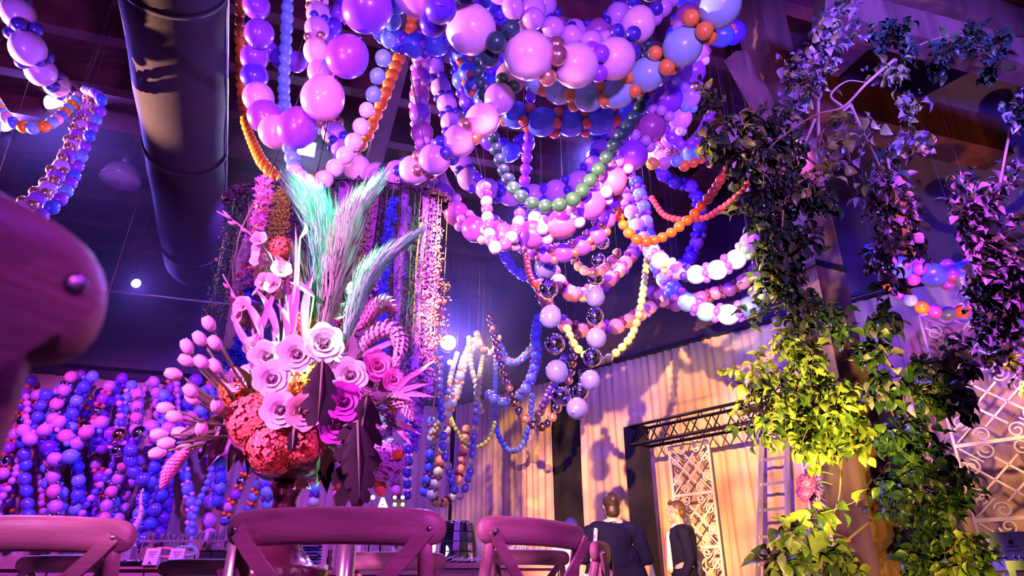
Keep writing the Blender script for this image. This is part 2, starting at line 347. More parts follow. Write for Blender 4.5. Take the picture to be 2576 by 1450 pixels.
# dome pendant
m_dome = mat('dome_enamel', (.55, .5, .58), .3, .2)
p = P(306, 440, 9.6); o = thing('dome_pendant', 'grey enamel dome pendant hanging beside the duct', 'pendant lamp', p)
q = MB(); prof = [(.27, -.10), (.262, -.06), (.23, .04), (.17, .12), (.09, .165), (.06, .17), (.06, .17)]
q.lathe(prof[:-1], p, 28); q2 = MB(); q2.lathe([(.25, -.101), (.22, .03), (.16, .10), (.05, .15)], p, 28)
q.build('shade', m_dome, o); q2.build('shade_lining', mat('dome_inside', (.75, .6, .75), .5), o)
q = MB(); q.lathe([(.05, .17), (.055, .20), (.055, .30), (.03, .32)], p, 16); q.build('lamp_holder', m_alu, o)
q = MB(); q.ball(p+Vector((0, 0, .02)), .05, 12, 8); q.build('bulb', mat('bulb_glass', (.9, .85, .9), .2), o)
q = MB(); q.tube([p+Vector((0, 0, .32)), Vector((p.x, p.y, CEIL+.1))], .008, 6); q.build('cord', m_pipe, o)
# ------------------------------------------------------------------ balloon garlands
BC = dict(pale=(.96, .74, .90), lav=(.70, .42, .92), violet=(.36, .09, .86), indigo=(.14, .04, .72), navy=(.06, .035, .42), blue=(.09, .17, .95), sky=(.22, .50, .98),
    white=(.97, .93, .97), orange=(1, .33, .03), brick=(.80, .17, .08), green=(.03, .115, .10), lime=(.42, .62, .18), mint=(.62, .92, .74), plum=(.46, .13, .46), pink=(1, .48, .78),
    peach=(1, .50, .36), yellow=(1, .68, .12), rose=(.95, .35, .55), wine=(.25, .04, .12), redorange=(.95, .16, .03), teal=(.38, .78, .85), tang=(1, .45, .07))
def bmat(c):
    if c == 'copper': return mat('balloon_copper', (.86, .46, .40), .22, .75)
    if c == 'chrome': return mat('balloon_chrome', (.85, .78, .95), .06, 1.)
    if c == 'gold': return mat('balloon_gold', (.95, .55, .25), .12, 1.)
    if c == 'sheen': return mat('balloon_pearl_blue', (.22, .24, .95), .16, .45)
    if c == 'clear': return mat('balloon_clear', (.80, .74, 1.0), .04, 0., trans=.75, spec=.8, coat=1.)
    return mat('balloon_'+c, BC[c], .30, var=.06, vscale=3, spec=.55, coat=.25)
_bm = {}
def balloon_mesh(c):
    if c in _bm: return _bm[c]
    mb = MB(); n, m = 24, 14; prof = [(.05, -1.20), (.075, -1.185), (.03, -1.14), (.05, -1.10), (.20, -1.04)]
    for j in range(1, m+1):
        a = -PI/2+.30+(PI-.30)*j/m; prof.append((max(.004, math.cos(a)*(1-.05*max(0, -math.sin(a)))), math.sin(a)*(1.06 if math.sin(a) < 0 else 1.0)))
    mb.lathe(prof, n=n); _bm[c] = mb.mesh('balloon', bmat(c)); return _bm[c]
def balloon(parent, c, p, r, t=None, squash=1.):
    t = t or rdir(); o = put(balloon_mesh(c), 'balloon', parent, Vector(p)-ORG[parent], qalign(t, RND.uniform(0, 6)), (r, r, r*squash)); BAL.append([o, parent, Vector(p), r*1.03]); return o
m_string = mat('garland_string', (.10, .09, .12), .6)
HANG = []
def hang(o, p): HANG.append((o, Vector(p)))
DS = [1, 1, 1, 1, .92, 1, 1, 1.04, 1, .96, 1, .94, .96, 1, .8, .96, .8, .96, 1, .96, .94, 1, .94, 1.1, 1, 1, 1, .96, .96, 1.02, .92, 1, 1, 1, 1, 1, 1, 1, 1, 1, .88, 1, .98, .96, 1, 1, 1, 1, 1.02, 1, 1.02, 1, 1, .94, 1, .96, 1, 1.02, 1, 1, 1, 1, 1, 1, 1, 1, 1, 1]   # how far each swag hangs in front of or behind its first guess, so that the swags clear one another
BAL = []; _gi = [0]
def garland(label, R, pts, seq, cl=None, sp=1.0, cs=.45, k=4, group=None, explicit=False, every=1, wob=.0, name='balloon_garland', hung=True, world=None, dd=0.):
    if world: P3 = [(p, R) for p in world]
    else:
        rm = sum(q[2] for q in pts)/len(pts); dm = min(F*R/rm+dd, 10.8)*DS[_gi[0]]; _gi[0] += 1; P3 = []
        for q in pts:
            d = dm*(rm/q[2])**.35; P3.append((P(q[0], q[1], d), q[2]*d/F))
    c0 = sum((p for p, r in P3), Vector())/len(P3); o = thing(name, label, 'balloon garland', c0, 0, group)
    cols = seq.split(); seqc = cl.split() if cl else None; pos = []; tang = []
    if explicit: pos = P3; tang = [(P3[min(i+1, len(P3)-1)][0]-P3[max(i-1, 0)][0]).normalized() for i in range(len(P3))]
    else:
        path = [(Vector(v[:3]), v[3]) for v in cr([(*p, r) for p, r in P3], 14)]; acc = 0.; nxt = 0.
        for (a, ra), (b, rb) in zip(path, path[1:]):
            L = (b-a).length
            while nxt <= acc+L and L > 1e-9:
                pos.append((a.lerp(b, (nxt-acc)/L), ra)); tang.append((b-a).normalized()); nxt += 2*ra*sp
            acc += L
    for i, (p, R) in enumerate(pos):
        c = cols[i % len(cols)] if not (explicit and len(pts[i]) > 3) else pts[i][3]
        rr = R*RND.uniform(.95, 1.04)
        if c != '-': balloon(o, c, p+jit(R*wob), rr, tang[i]*RND.choice((-1, 1))+jit(.35), RND.uniform(1.0, 1.09))
        if seqc and i+1 < len(pos) and i % every == 0:
            mid = (p+pos[i+1][0])/2; u, w = basis(tang[i]); a0 = RND.uniform(0, 6); cc = seqc[i % len(seqc)]
            if cc != '-':
                for q in range(k):
                    a = a0+2*PI*q/k; balloon(o, cc, mid+(u*math.cos(a)+w*math.sin(a))*R*(.52+cs*.35)+jit(R*.06), R*cs*RND.uniform(.92, 1.08), u*math.cos(a)+w*math.sin(a), 1.0)
    if hung:
        for p in (pos[0][0], pos[-1][0]): hang(o, p)
    return o
G = garland
# --- the big swags overhead
G('big violet and pink balloon string rising behind the white bead string', .13, [(646,-60,30,'indigo'),(645,15,34,'violet'),(652,85,38,'violet'),(640,145,36,'violet'),(640,192,36,'indigo'),(650,246,41,'lav'),(668,295,42,'violet'),(695,332,44,'pink'),(748,322,49,'violet'),(812,248,53,'pink'),(873,143,57,'violet'),(925,22,60,'violet'),(1058,-22,66,'pink'),(1160,-90,70,'pale')], 'violet', explicit=True)
G('sky blue bead balloon string turning white at its bottom', .056, [(724,-60,16),(722,40,16),(718,130,16),(714,215,16),(716,280,17)], 'sky', sp=.82)
G('white bead balloon swag with sky blue beads up its long side', .056, [(x, y, r, c) for x, y, r, c in [(728,372,18,'sky'),(735,398,19,'sky'),(740,420,20,'sky'),(742,434,21,'white'),(755,447,22,'white'),(772,460,23,'white'),(788,468,24,'white'),(815,452,23,'white'),(842,423,22,'white'),(868,391,22,'white'),(890,357,22,'white'),(908,319,21,'white'),(923,277,20,'white'),(940,238,20,'sky'),(950,191,21,'sky'),(964,146,21,'sky'),(977,98,20,'sky'),(989,55,21,'sky'),(1000,14,22,'sky'),(1010,-30,22,'sky')]], 'white', explicit=True)
G('orange bead balloon swag drooping outside the big violet string', .058, [(606,5,14),(604,60,13.5),(604,160,12.5),(608,240,12),(618,310,12.5),(640,370,14),(662,412,16),(692,442,17),(722,457,17.5),(760,462,17.5),(820,440,17),(880,400,16.5),(925,340,16.5),(948,285,16.5),(968,240,16.5),(985,192,16),(1002,150,15.5),(1022,105,15),(1036,55,14.5),(1040,5,14.5)], 'orange', sp=.86)
G('lavender balloon swag with copper and navy balloon clusters', .115, [(790,-40,27),(800,15,28),(797,75,30),(794,135,30),(808,200,30),(822,290,31),(850,355,32),(885,410,33),(930,440,34),(1000,440,36),(1072,414,41),(1152,358,42),(1228,286,42),(1282,204,39),(1320,100,36),(1350,-20,34)], 'lav pale lav', 'navy copper navy copper - green', sp=.93, cs=.42)
G('largest pale pink balloon swag with dark green and copper clusters', .15, [(1080,-60,60,'violet'),(1185,75,63,'pale'),(1330,140,60,'pale'),(1448,165,56,'pale'),(1545,148,52,'pale'),(1605,62,46,'pale'),(1640,-40,42,'pale')], 'pale', 'navy green copper violet navy', explicit=True, cs=.40)
G('dark violet balloon pair wedged beside the largest pale pink balloons', .09, [(1108,20,40,'indigo'),(1090,58,36,'indigo'),(1120,-40,40,'violet')], 'indigo', explicit=True)
G('bright purple bead balloon swag across the top of the cluster', .075, [(1230,-60,28),(1280,10,29),(1333,42,29),(1387,68,28),(1437,90,27),(1490,105,27),(1540,100,25),(1583,91,24),(1618,68,23),(1655,35,22),(1695,-10,21)], 'lav', sp=.98)
G('teal balloon swag with orange balloon clusters sweeping to the leafy post', .125, [(1810,17,53,'teal'),(1717,118,48,'teal'),(1627,188,43,'teal'),(1555,233,41,'teal'),(1480,243,40,'teal'),(1408,228,37,'teal'),(1355,205,33,'teal'),(1320,165,29,'teal')], 'teal', 'tang', explicit=True, cs=.42)
G('royal blue balloon swag with brick red balloon clusters', .12, [(1165,140,27),(1180,185,28),(1205,235,30),(1250,275,33),(1300,290,36),(1360,306,37),(1430,310,36),(1505,303,36),(1585,275,34),(1640,220,30),(1690,120,26),(1720,20,24)], 'blue', 'brick', sp=1.02, cs=.40)
G('dark green bead balloon swag across the middle of the cluster', .056, [(1196,120,15),(1205,190,15),(1222,270,15),(1240,340,15.5),(1256,400,16),(1272,440,16.5),(1298,482,17.5),(1325,505,18),(1360,517,18.5),(1400,517,19),(1437,505,19),(1466,478,18.5),(1490,447,18),(1512,417,18),(1530,388,18),(1549,357,18),(1572,328,17.5),(1594,300,17),(1612,262,16.5),(1625,200,16),(1630,110,15)], 'green', sp=1.0)
G('plum balloon swag with pale pink balloon clusters, lowest of the great cluster', .125, [(1058,100,24),(1058,185,25),(1055,245,26),(1062,335,28),(1085,420,29),(1113,487,31),(1150,540,33),(1205,583,35),(1272,597,36),(1355,587,38),(1440,548,40),(1520,480,39),(1580,405,38),(1632,330,38),(1686,236,38),(1715,130,36),(1735,20,34)], 'violet plum', 'lav', sp=1.10, cs=.38, k=5)
G('lavender balloon swag with navy clusters inside the great cluster', .11, [(1085,80,24),(1092,165,25),(1110,225,25),(1128,275,26),(1140,340,27),(1165,430,28),(1203,466,30),(1262,487,29),(1335,492,28),(1400,480,29),(1470,448,29),(1510,380,27),(1540,290,25)], 'lav', 'navy navy indigo', sp=1.06, cs=.42)
G('violet bead balloon strand hanging straight in the cluster', .05, [(1336,150,13),(1335,230,13.5),(1331,330,14),(1325,395,14.5),(1322,430,14.5),(1318,462,14.5)], 'violet', sp=1.0)
G('royal blue balloon swag with indigo clusters behind the largest pink balloons', .12, [(900,-60,22),(940,50,27),(985,95,29),(1045,115,31),(1110,108,32),(1165,70,32),(1210,0,30)], 'blue', 'indigo', sp=.95, cs=.42)
G('dark blue balloon string running down behind the cluster', .12, [(1150,90,28),(1165,200,28),(1200,300,28),(1250,370,28),(1300,380,28),(1340,330,26)], 'blue indigo', 'indigo', sp=1.0, cs=.4)
G('violet balloon row behind the long sky blue bead string', .12, [(640,60,24),(670,120,25),(700,145,26),(748,155,27),(800,130,26),(840,60,24),(870,-40,22)], 'violet indigo', sp=1.0)
G('purple balloon swag with copper clusters under the plum swag', .085, [(1240,560,20),(1290,600,21),(1345,632,23),(1400,640,25),(1450,625,25),(1500,595,25),(1525,550,25),(1540,500,24),(1560,430,22),(1590,350,20)], 'violet', 'copper', sp=.95, cs=.45)
G('lavender bead balloon string under the plum swag', .05, [(1222,470,14),(1225,530,15),(1232,590,16),(1245,622,17),(1270,615,17),(1300,575,16),(1310,520,15)], 'lav violet', sp=.85)
G('mauve balloon string with indigo clusters high behind the purple beads', .13, [(1340,-60,36),(1370,20,35),(1400,75,33),(1450,80,31),(1510,75,32),(1560,30,32),(1590,-50,32)], 'plum lav', 'navy', sp=1.0, cs=.35)
G('navy and blue balloon string high behind the pale pink balloons', .12, [(1185,-15,31),(1215,10,31),(1250,35,30),(1290,55,28),(1300,110,27),(1250,170,26),(1220,240,25)], 'blue navy indigo', 'indigo', sp=.92, cs=.45)
G('pink and violet balloon string beside the teal balloon swag', .12, [(1770,60,32),(1755,140,32),(1740,190,31),(1728,260,30),(1712,300,29),(1690,350,28),(1660,420,26)], 'lav pink violet', 'sky white copper', sp=.95, cs=.42)
G('indigo balloon string beside the leafy post top', .12, [(1690,-40,30),(1740,10,30),(1790,70,30),(1835,95,30),(1850,70,28)], 'indigo blue', 'brick', sp=1.0, cs=.42)
G('blue balloon swag with orange clusters half hidden by the leafy post', .10, [(1625,330,22),(1650,385,24),(1690,395,26),(1745,388,26),(1800,375,26),(1850,340,25),(1900,270,24)], 'sky blue', 'orange redorange pink', sp=1.0, cs=.45)
G('violet bead balloon string above the orange-clustered blue swag', .05, [(1660,300,14),(1690,350,14),(1715,365,14),(1740,360,14),(1765,330,13),(1790,280,12)], 'violet', sp=1.0)
G('sky and orange bead balloon row with yellow and pink light painted into two balloons', .052, [(1612,402,15,'sky'),(1641,412,16,'yellow'),(1671,412,15.5,'pink'),(1702,407,14,'sky'),(1722,418,14,'orange'),(1745,410,13,'orange')], 'yellow', explicit=True)  # yellow and pink here are coloured light put into the balloon colour
# --- strings at the side of the duct
G('lavender balloon swag with navy clusters crossing in front of the blue stage lamp', .12, [(20,-60,40,'lav'),(46,35,41,'lav'),(70,122,41,'lav'),(103,180,37,'lav'),(142,212,31,'lav'),(170,228,27,'lav'),(194,246,23,'lav'),(225,255,19,'lav')], 'lav', 'navy', explicit=True, cs=.42)
G('striped bead balloon swag of orange, blue and pink under the lamp', .056, [(-40,200,14),(-8,262,15),(18,298,16),(55,318,16),(92,322,16),(125,312,15.5),(150,295,14.5),(172,272,13.5),(200,240,12.5)], 'orange sky pink blue orange sky', sp=.78)
G('sky and violet bead balloon chain trailing beside the duct', .056, [(215,225,12),(245,238,14),(256,262,14),(248,290,14),(234,318,14.5),(224,345,15),(212,375,15),(200,405,15.5),(188,440,16),(172,470,17),(155,497,18),(130,522,19),(100,545,20)], 'sky violet blue violet', sp=1.0)
G('violet balloon chain with copper clusters trailing beside the duct', .07, [(225,240,15),(215,285,17),(200,330,18),(180,372,19),(158,412,20),(140,448,21),(118,480,22),(90,507,23),(50,530,24),(5,548,25),(-50,560,25)], 'violet lav', 'copper', sp=.95, cs=.62, k=3)
# --- swags above the ladder wall
G('lavender balloon swag ending in the leaves, white light painted into some balloons, with violet clusters', .10, [(1560,470,17),(1580,510,19),(1600,565,20),(1625,612,21),(1660,655,23),(1700,681,24),(1750,691,25),(1803,680,26),(1853,652,26),(1895,600,26)], 'lav lav lav pale white white', 'navy violet violet lime', sp=1.06, cs=.40)  # pale and white entries put strong light into the balloon colours
G('sky blue balloon swag with white light painted in as pale mint, violet clusters, lower of the pair by the leaves', .10, [(1600,460,18),(1618,520,19),(1630,590,20),(1648,650,21),(1668,695,22),(1700,738,24),(1742,768,25),(1795,790,26),(1850,789,27),(1905,760,27),(1950,700,26)], 'blue sky sky mint', 'violet', sp=1.05, cs=.42)  # mint stands in for balloons whitened by strong light
G('orange bead balloon swag dipping under the plum balloons', .045, [(1540,420,10),(1545,490,11.5),(1558,545,13),(1585,590,13.5),(1620,608,13.5),(1660,600,13),(1690,585,13),(1716,565,13),(1741,545,13),(1763,520,13),(1786,494,13),(1805,465,12.5),(1825,432,12),(1850,385,12)], 'redorange', sp=.97)
G('thin red-orange bead balloon swag half lost behind the leaves', .04, [(1640,500,8),(1672,542,8.5),(1720,553,9),(1770,549,9),(1810,528,9.5),(1850,498,10),(1890,450,10)], 'redorange', sp=.8)
G('green bead balloon swag with a dark upper end', .042, [(1632,600,8.5),(1627,655,9),(1622,700,9.5),(1617,740,10),(1608,790,10.5),(1596,830,10.5),(1580,858,11),(1555,884,11),(1525,904,11),(1490,905,11),(1462,886,11),(1440,860,11),(1425,820,10.5)], 'lime', sp=.98)
G('long U of pearly blue and chrome mirror balloons', .092, [(1366,620,24,'sheen'),(1372,672,28,'sheen'),(1381,727,25,'chrome'),(1385,797,28,'sheen'),(1396,865,26,'chrome'),(1401,935,28,'sheen'),(1413,998,25,'chrome'),(1452,1028,27,'sheen'),(1460,985,22,'chrome'),(1485,957,26,'sheen'),(1490,900,24,'chrome'),(1500,850,25,'sheen'),(1497,797,23,'chrome'),(1497,747,24,'sheen'),(1500,697,22,'chrome'),(1506,655,19,'chrome'),(1516,610,18,'chrome')], 'sheen', explicit=True)
G('upper peach balloon swag with brown clusters behind the mirror balloons', .09, [(1370,620,17),(1395,690,20),(1415,722,21),(1445,742,21),(1480,738,20),(1520,712,21),(1556,680,20),(1590,640,18),(1625,580,16)], 'peach peach rose', 'wine violet', sp=1.05, cs=.42)
G('lower peach balloon swag with wine clusters behind the mirror balloons', .09, [(1360,720,19),(1385,780,20),(1420,818,20),(1460,832,20),(1510,824,20),(1558,820,20),(1600,797,19),(1640,770,18),(1668,735,18),(1700,680,17)], 'peach', 'wine wine violet', sp=1.08, cs=.40)
G('rose balloon swag with wine clusters behind the lavender balloon swag by the leaves', .09, [(1640,735,17),(1680,765,17),(1720,765,17),(1765,750,18),(1800,738,18),(1850,722,19),(1890,690,19),(1930,640,19)], 'plum rose', 'wine', sp=1.05, cs=.42)
G('green bead balloon strand dangling among the leaves of the post', .045, [(1955,600,13),(1940,660,13),(1925,695,13),(1912,725,13),(1905,755,13)], 'lime', sp=1.0)
G('dim indigo balloon loop far behind the orange bead swag', .10, [(1650,380,16),(1675,450,17),(1740,470,17),(1762,530,18),(1756,595,18),(1738,645,18),(1700,690,18)], 'violet indigo', 'indigo', sp=1.15, cs=.42)
G('dim blue balloon swag far behind the chrome mirror balloons', .10, [(1250,590,13),(1275,655,14),(1310,690,14),(1345,700,14),(1380,680,13)], 'indigo', 'indigo', sp=1.0, cs=.4)
G('red-orange bead balloon strand curling behind the pearly blue balloons', .045, [(1322,600,8),(1325,650,9),(1332,690,9.5),(1345,715,10),(1370,725,10)], 'redorange', sp=.8)
G('brass and pearl bead balloons looping under the purple and copper swag', .05, [(1440,640,12),(1455,670,12.5),(1480,685,13),(1510,682,13),(1535,660,12),(1560,625,12)], 'peach copper peach', sp=.9)
# --- the far cluster over the corner
G('pale green balloon string with yellow clusters in the far cluster', .08, [(1190,860,11),(1172,900,12),(1160,938,13),(1152,972,13),(1140,1004,14),(1125,1038,14),(1105,1075,13.5),(1085,1105,13)], 'mint', 'yellow', sp=1.12, cs=.45)
G('lime bead balloon strand in the far cluster', .045, [(1180,850,6.5),(1183,890,7),(1187,930,7.5),(1197,965,8),(1200,995,8),(1205,1020,8),(1212,1040,7.5)], 'lime mint', sp=1.0)
G('lime and green bead strand ending by the amber drape', .045, [(1215,900,7),(1207,950,8),(1203,990,8.5),(1196,1020,8.5)], 'lime', sp=1.0)
G('copper and chrome bead balloon U in the far cluster', .06, [(1232,800,9),(1243,840,9.5),(1252,885,10),(1262,925,10.5),(1272,955,10.5),(1285,985,11),(1296,1018,11.5),(1320,1052,11.5),(1345,1072,11.5),(1368,1074,11.5),(1384,1058,12),(1398,1034,12),(1415,1000,12),(1428,965,12),(1437,930,11.5),(1443,895,11),(1448,840,10)], 'gold chrome copper chrome', sp=1.08)
G('deep blue bead balloon loop in the far cluster', .05, [(1247,900,6.5),(1246,1000,7),(1246,1055,7.2),(1256,1100,7.5),(1280,1133,7.5),(1308,1128,8),(1326,1090,8),(1335,1040,8),(1340,985,8)], 'blue', sp=.82)
G('blue balloon string with indigo clusters in the far cluster', .09, [(1355,800,13),(1347,850,14),(1350,890,14.5),(1345,925,14.5),(1333,960,15),(1315,990,15),(1285,1012,14),(1255,1012,14),(1225,990,13)], 'blue', 'indigo', sp=1.05, cs=.42)
G('powder blue balloon swag with pink clusters in the far cluster', .075, [(1350,850,9.5),(1335,880,10),(1310,905,10.5),(1288,914,10.5),(1270,900,10),(1258,870,10)], 'sky', 'pink', sp=1.0, cs=.42)
G('pale yellow balloon cluster string under the amber lamp', .06, [(1200,840,8),(1210,870,9),(1230,890,9),(1245,880,9),(1255,850,8)], 'yellow white peach', sp=.9)
G('indigo balloon string with lavender clusters beside the mirror balloons', .08, [(1420,900,10),(1400,955,11),(1385,985,11),(1370,1012,11),(1358,1040,10)], 'indigo', 'lav', sp=1.1, cs=.45)
G('long glassy blue bubble balloon string looping low by the amber drape', .062, [(1108,905,9),(1106,950,9.5),(1106,985,10),(1109,1018,10.5),(1112,1050,11),(1115,1088,11.5),(1117,1130,11.5),(1124,1163,11.5),(1133,1196,11),(1140,1222,11),(1150,1248,11),(1166,1240,11),(1176,1212,11),(1185,1183,10.5),(1188,1155,10.5),(1190,1125,10),(1193,1095,10),(1197,1053,10),(1200,1010,9.5)], 'sheen clear sheen sheen', sp=1.13)
G('blue balloon string with green clusters low behind the bubble string', .085, [(1085,1060,12),(1088,1100,12.5),(1082,1140,13),(1080,1180,13),(1072,1218,13),(1066,1250,13)], 'blue', 'wine green', sp=1.2, cs=.4)
G('sage balloon string with wine clusters low behind the bubble string', .085, [(1125,1060,11.5),(1120,1100,12),(1112,1140,12.5),(1105,1175,13),(1096,1215,13),(1086,1250,13),(1110,1268,12.5),(1138,1252,12)], 'mint mint mint lime peach', 'wine', sp=1.12, cs=.4)
G('green bead balloon swag in front of the amber drape', .04, [(1130,1040,5.5),(1142,1072,6),(1156,1095,6),(1170,1115,6.2),(1195,1126,6.4),(1218,1118,6.4),(1234,1100,6.4),(1246,1060,6)], 'lime', sp=1.0)
G('salmon balloon string with wine clusters in front of the amber drape', .085, [(1172,1080,10.5),(1168,1120,11),(1163,1155,11),(1156,1190,11.5),(1150,1222,11.5)], 'peach', 'wine', sp=1.25, cs=.42)
G('navy balloon string with pale clusters behind the drooping leaves', .075, [(1028,1060,10),(1026,1100,10.5),(1028,1150,11),(1024,1200,11),(1026,1250,11)], 'navy', 'pale', sp=1.3, cs=.45)
G('yellow, rose and sky bead strand falling past the lamp', .045, [(1150,890,6),(1138,930,7),(1133,955,7.5),(1128,985,8),(1122,1010,8),(1116,1045,8)], 'yellow peach sky yellow mint', sp=1.15)
G('powder blue balloon string with orange clusters beside the vase foot', .085, [(690,1130,13),(672,1165,13.5),(660,1195,14),(648,1225,14),(636,1260,14),(622,1300,14)], 'sky sky sheen', 'orange', sp=1.2, cs=.42)
G('purple balloon string with orange clusters beside the vase foot', .085, [(640,1150,13),(620,1190,13.5),(600,1230,14),(580,1270,14),(566,1310,14)], 'lav sheen chrome violet', 'orange', sp=1.25, cs=.42)
G('sky balloon string with indigo clusters below the vase bowl', .085, [(655,1150,13.5),(660,1190,14),(668,1225,14.5),(672,1265,14.5),(672,1300,14)], 'sky', 'indigo', sp=1.15, cs=.42)
G('sky and violet balloon string with orange clusters under the leaves', .085, [(800,1170,13),(796,1200,13.5),(792,1240,14),(790,1270,14),(806,1300,14)], 'sky mint', 'indigo orange', sp=1.2, cs=.42)
G('rose balloon string with chrome balls under the drooping leaves', .085, [(840,1180,13),(846,1225,13.5),(852,1265,13.5),(858,1300,13.5)], 'violet chrome rose', 'orange', sp=1.25, cs=.42)
G('plum balloon string beside the dark leaves', .085, [(985,1150,12),(990,1190,12.5),(996,1230,13),(1000,1275,13)], 'plum rose', 'wine', sp=1.2, cs=.42)
# --- past the post
G('blue balloon swag with purple clusters beyond the leafy post', .10, [(2200,640,29,'blue'),(2262,676,30,'blue'),(2347,693,31,'blue'),(2418,690,31,'blue'),(2490,650,30,'blue')], 'blue', 'violet', explicit=True, cs=.55)
G('orange, violet and blue bead balloon swag beyond the leafy post', .055, [(2200,660,14),(2234,712,15.5),(2256,736,16),(2281,748,16.5),(2306,768,17),(2336,780,17),(2368,787,17),(2405,788,17),(2436,772,17),(2470,740,16)], 'orange violet blue redorange violet sky', sp=1.0)
# --- the wall of balloon strands
LB = 'balloon strand hanging in front of the purple-lit drapes behind the bar'
NM = dict(lav='lavender', sky='sky blue', sheen='pearly blue', chrome='mirror', blue='royal blue', pale='pale pink')
def say(c): return ' and '.join(NM.get(k, k) for k in c.split()[:2])
palette = ['violet lav sheen', 'lav', 'sky blue', 'indigo violet', 'lav violet chrome', 'blue sheen', 'violet', 'sky', 'rose lav']
clus = ['orange', 'navy', 'brick', 'indigo', 'chrome', None, 'orange', None, 'pale']
for i in range(30):
    x = 20+i*19.5+RND.uniform(-7, 7); ytop = 955+RND.uniform(-12, 45); bead = i % 4 == 2
    top = wallpt(x, ytop, 'L', .38+.21*(i % 3)); L = RND.uniform(2.2, 3.0); w = RND.uniform(-.35, .25); s = RND.choice((-1, 1))*RND.uniform(.05, .22)
    pts = [top+DL*(w*(u**1.3)+s*math.sin(u*5))-Vector((0, 0, L*u)) for u in (0, .2, .4, .6, .8, 1)]
    for q in pts: q.z = max(q.z, 1.45)
    pts = [p for k, p in enumerate(pts) if k == 0 or (p-pts[k-1]).length > .05]
    R = .058 if bead else RND.uniform(.095, .125)
    cs_ = RND.choice(['sky', 'lav', 'sheen lav']) if bead else palette[i % len(palette)]; cl_ = None if bead else clus[(i*5) % len(clus)]
    LB = say(cs_)+(' bead' if bead else '')+' balloon strand'+(' with '+say(cl_)+' clusters' if cl_ else '')+' hanging behind the bar'
    G(LB, R, None, cs_, cl_, sp=1.0 if bead else RND.uniform(1.02, 1.2), cs=.42, k=3, group='balloon strands on the wall behind the bar', wob=.12, name='balloon_strand', world=pts, hung=False)
for i in range(9):   # slanting garlands laid over the strands
    x = 60+i*52; y = 1040+RND.uniform(-40, 120); a = wallpt(x, y, 'L', 1.04); b = wallpt(x+RND.uniform(60, 110), y+RND.uniform(-90, 90), 'L', 1.06); m = (a+b)/2-Vector((0, 0, .25))
    cs_ = ['lav', 'sky indigo lav', 'rose lav', 'gold sheen violet', 'violet chrome', 'sheen'][i % 6]; cl_ = ['pink', 'navy', 'sky', 'indigo'][i % 4]
    G('slanting '+say(cs_)+' balloon garland with '+say(cl_)+' clusters across the strands behind the bar', RND.uniform(.10, .135), None, cs_, cl_, sp=1.0, cs=.4, k=3, group='slanting garlands behind the bar', name='balloon_garland', world=[a, m, b], hung=False)

# balloons of different strings press against one another without passing through
def settle(items, nrm, rounds=60):
    cell = .30
    for _ in range(rounds):
        grid = {}; worst = 0.
        for it in items: grid.setdefault((int(it[2].x//cell), int(it[2].y//cell), int(it[2].z//cell)), []).append(it)
        for it in items:
            cx, cy, cz = int(it[2].x//cell), int(it[2].y//cell), int(it[2].z//cell)
            for dx in (-1, 0, 1):
                for dy in (-1, 0, 1):
                    for dz in (-1, 0, 1):
                        for q in grid.get((cx+dx, cy+dy, cz+dz), ()):
                            if q[1] is it[1] or id(q) <= id(it): continue
                            v = q[2]-it[2]; o_ = it[3]+q[3]+.002-v.length
                            if o_ <= 0: continue
                            worst = max(worst, o_); u = v.normalized(); a = u.dot(nrm); u = (u+nrm*(1.2 if a >= 0 else -1.2)).normalized()
                            s_ = o_*.62
                            if (it[2]-K).dot(nrm) < .20+it[3]+.03 and u.dot(nrm) > 0: q[2] += u*s_*1.4
                            elif (q[2]-K).dot(nrm) < .20+q[3]+.03 and u.dot(nrm) < 0: it[2] -= u*s_*1.4
                            else: it[2] -= u*s_; q[2] += u*s_
        if worst < .004: break
    for it in items:
        d_ = (it[2]-K).dot(nrm)-(.20+it[3])
        if d_ < 0: it[2] -= nrm*d_
        it[0].location = it[2]-ORG[it[1]]
    return worst
settle([b for b in BAL if b[1].get('group') in ('balloon strands on the wall behind the bar', 'slanting garlands behind the bar')], NL)

# strings from the ends of the swags up to the roof, each slanted just enough to miss other balloons, the duct, lamps, post and beam
import numpy as np
_ob = [(*(c0+dv*(13*i/70)), .50) for i in range(71)]
_hc = P(845, 505, 5.0)
for a in (.4, 2.5, 4.6):
    e = _hc+Vector((.8*math.cos(a), .24*math.sin(a), .02)); _ob += [(*e.lerp(Vector((_hc.x, _hc.y, CEIL)), i/50), .03) for i in range(51)]
_ob += [(_hc.x+.8*math.cos(a*.157), _hc.y+.24*math.sin(a*.157), _hc.z, .14) for a in range(40)]
_pb = P(2195, 1400, 4.9); _ob += [(_pb.x, _pb.y, z*.15, .27) for z in range(44)]
_kk = (H0/2-235)/F; _bz = CAM.z+_pb.y*(math.sin(PITCH)+_kk*math.cos(PITCH))/(math.cos(PITCH)-_kk*math.sin(PITCH)); _ob += [(*Vector((_pb.x, _pb.y, _bz)).lerp(Vector((5.3, 6.1, _bz)), i/24), .34) for i in range(25)]
for o in bpy.data.objects:
    if o.name.startswith('stage_lamp') or o.name.startswith('dome_pendant'):
        _ob.append((*o.location, .24)); _ob += [(o.location.x, o.location.y, o.location.z+.1*i, .06) for i in range(40) if o.location.z+.1*i < CEIL]
_ob += [(b[2].x, b[2].y, b[2].z, b[3]+.012) for b in BAL]; _own = [None]*(len(_ob)-len(BAL))+[b[1] for b in BAL]; _A = np.array(_ob)
_idx = {}
for i, w in enumerate(_own): _idx.setdefault(w, []).append(i)
_done = []
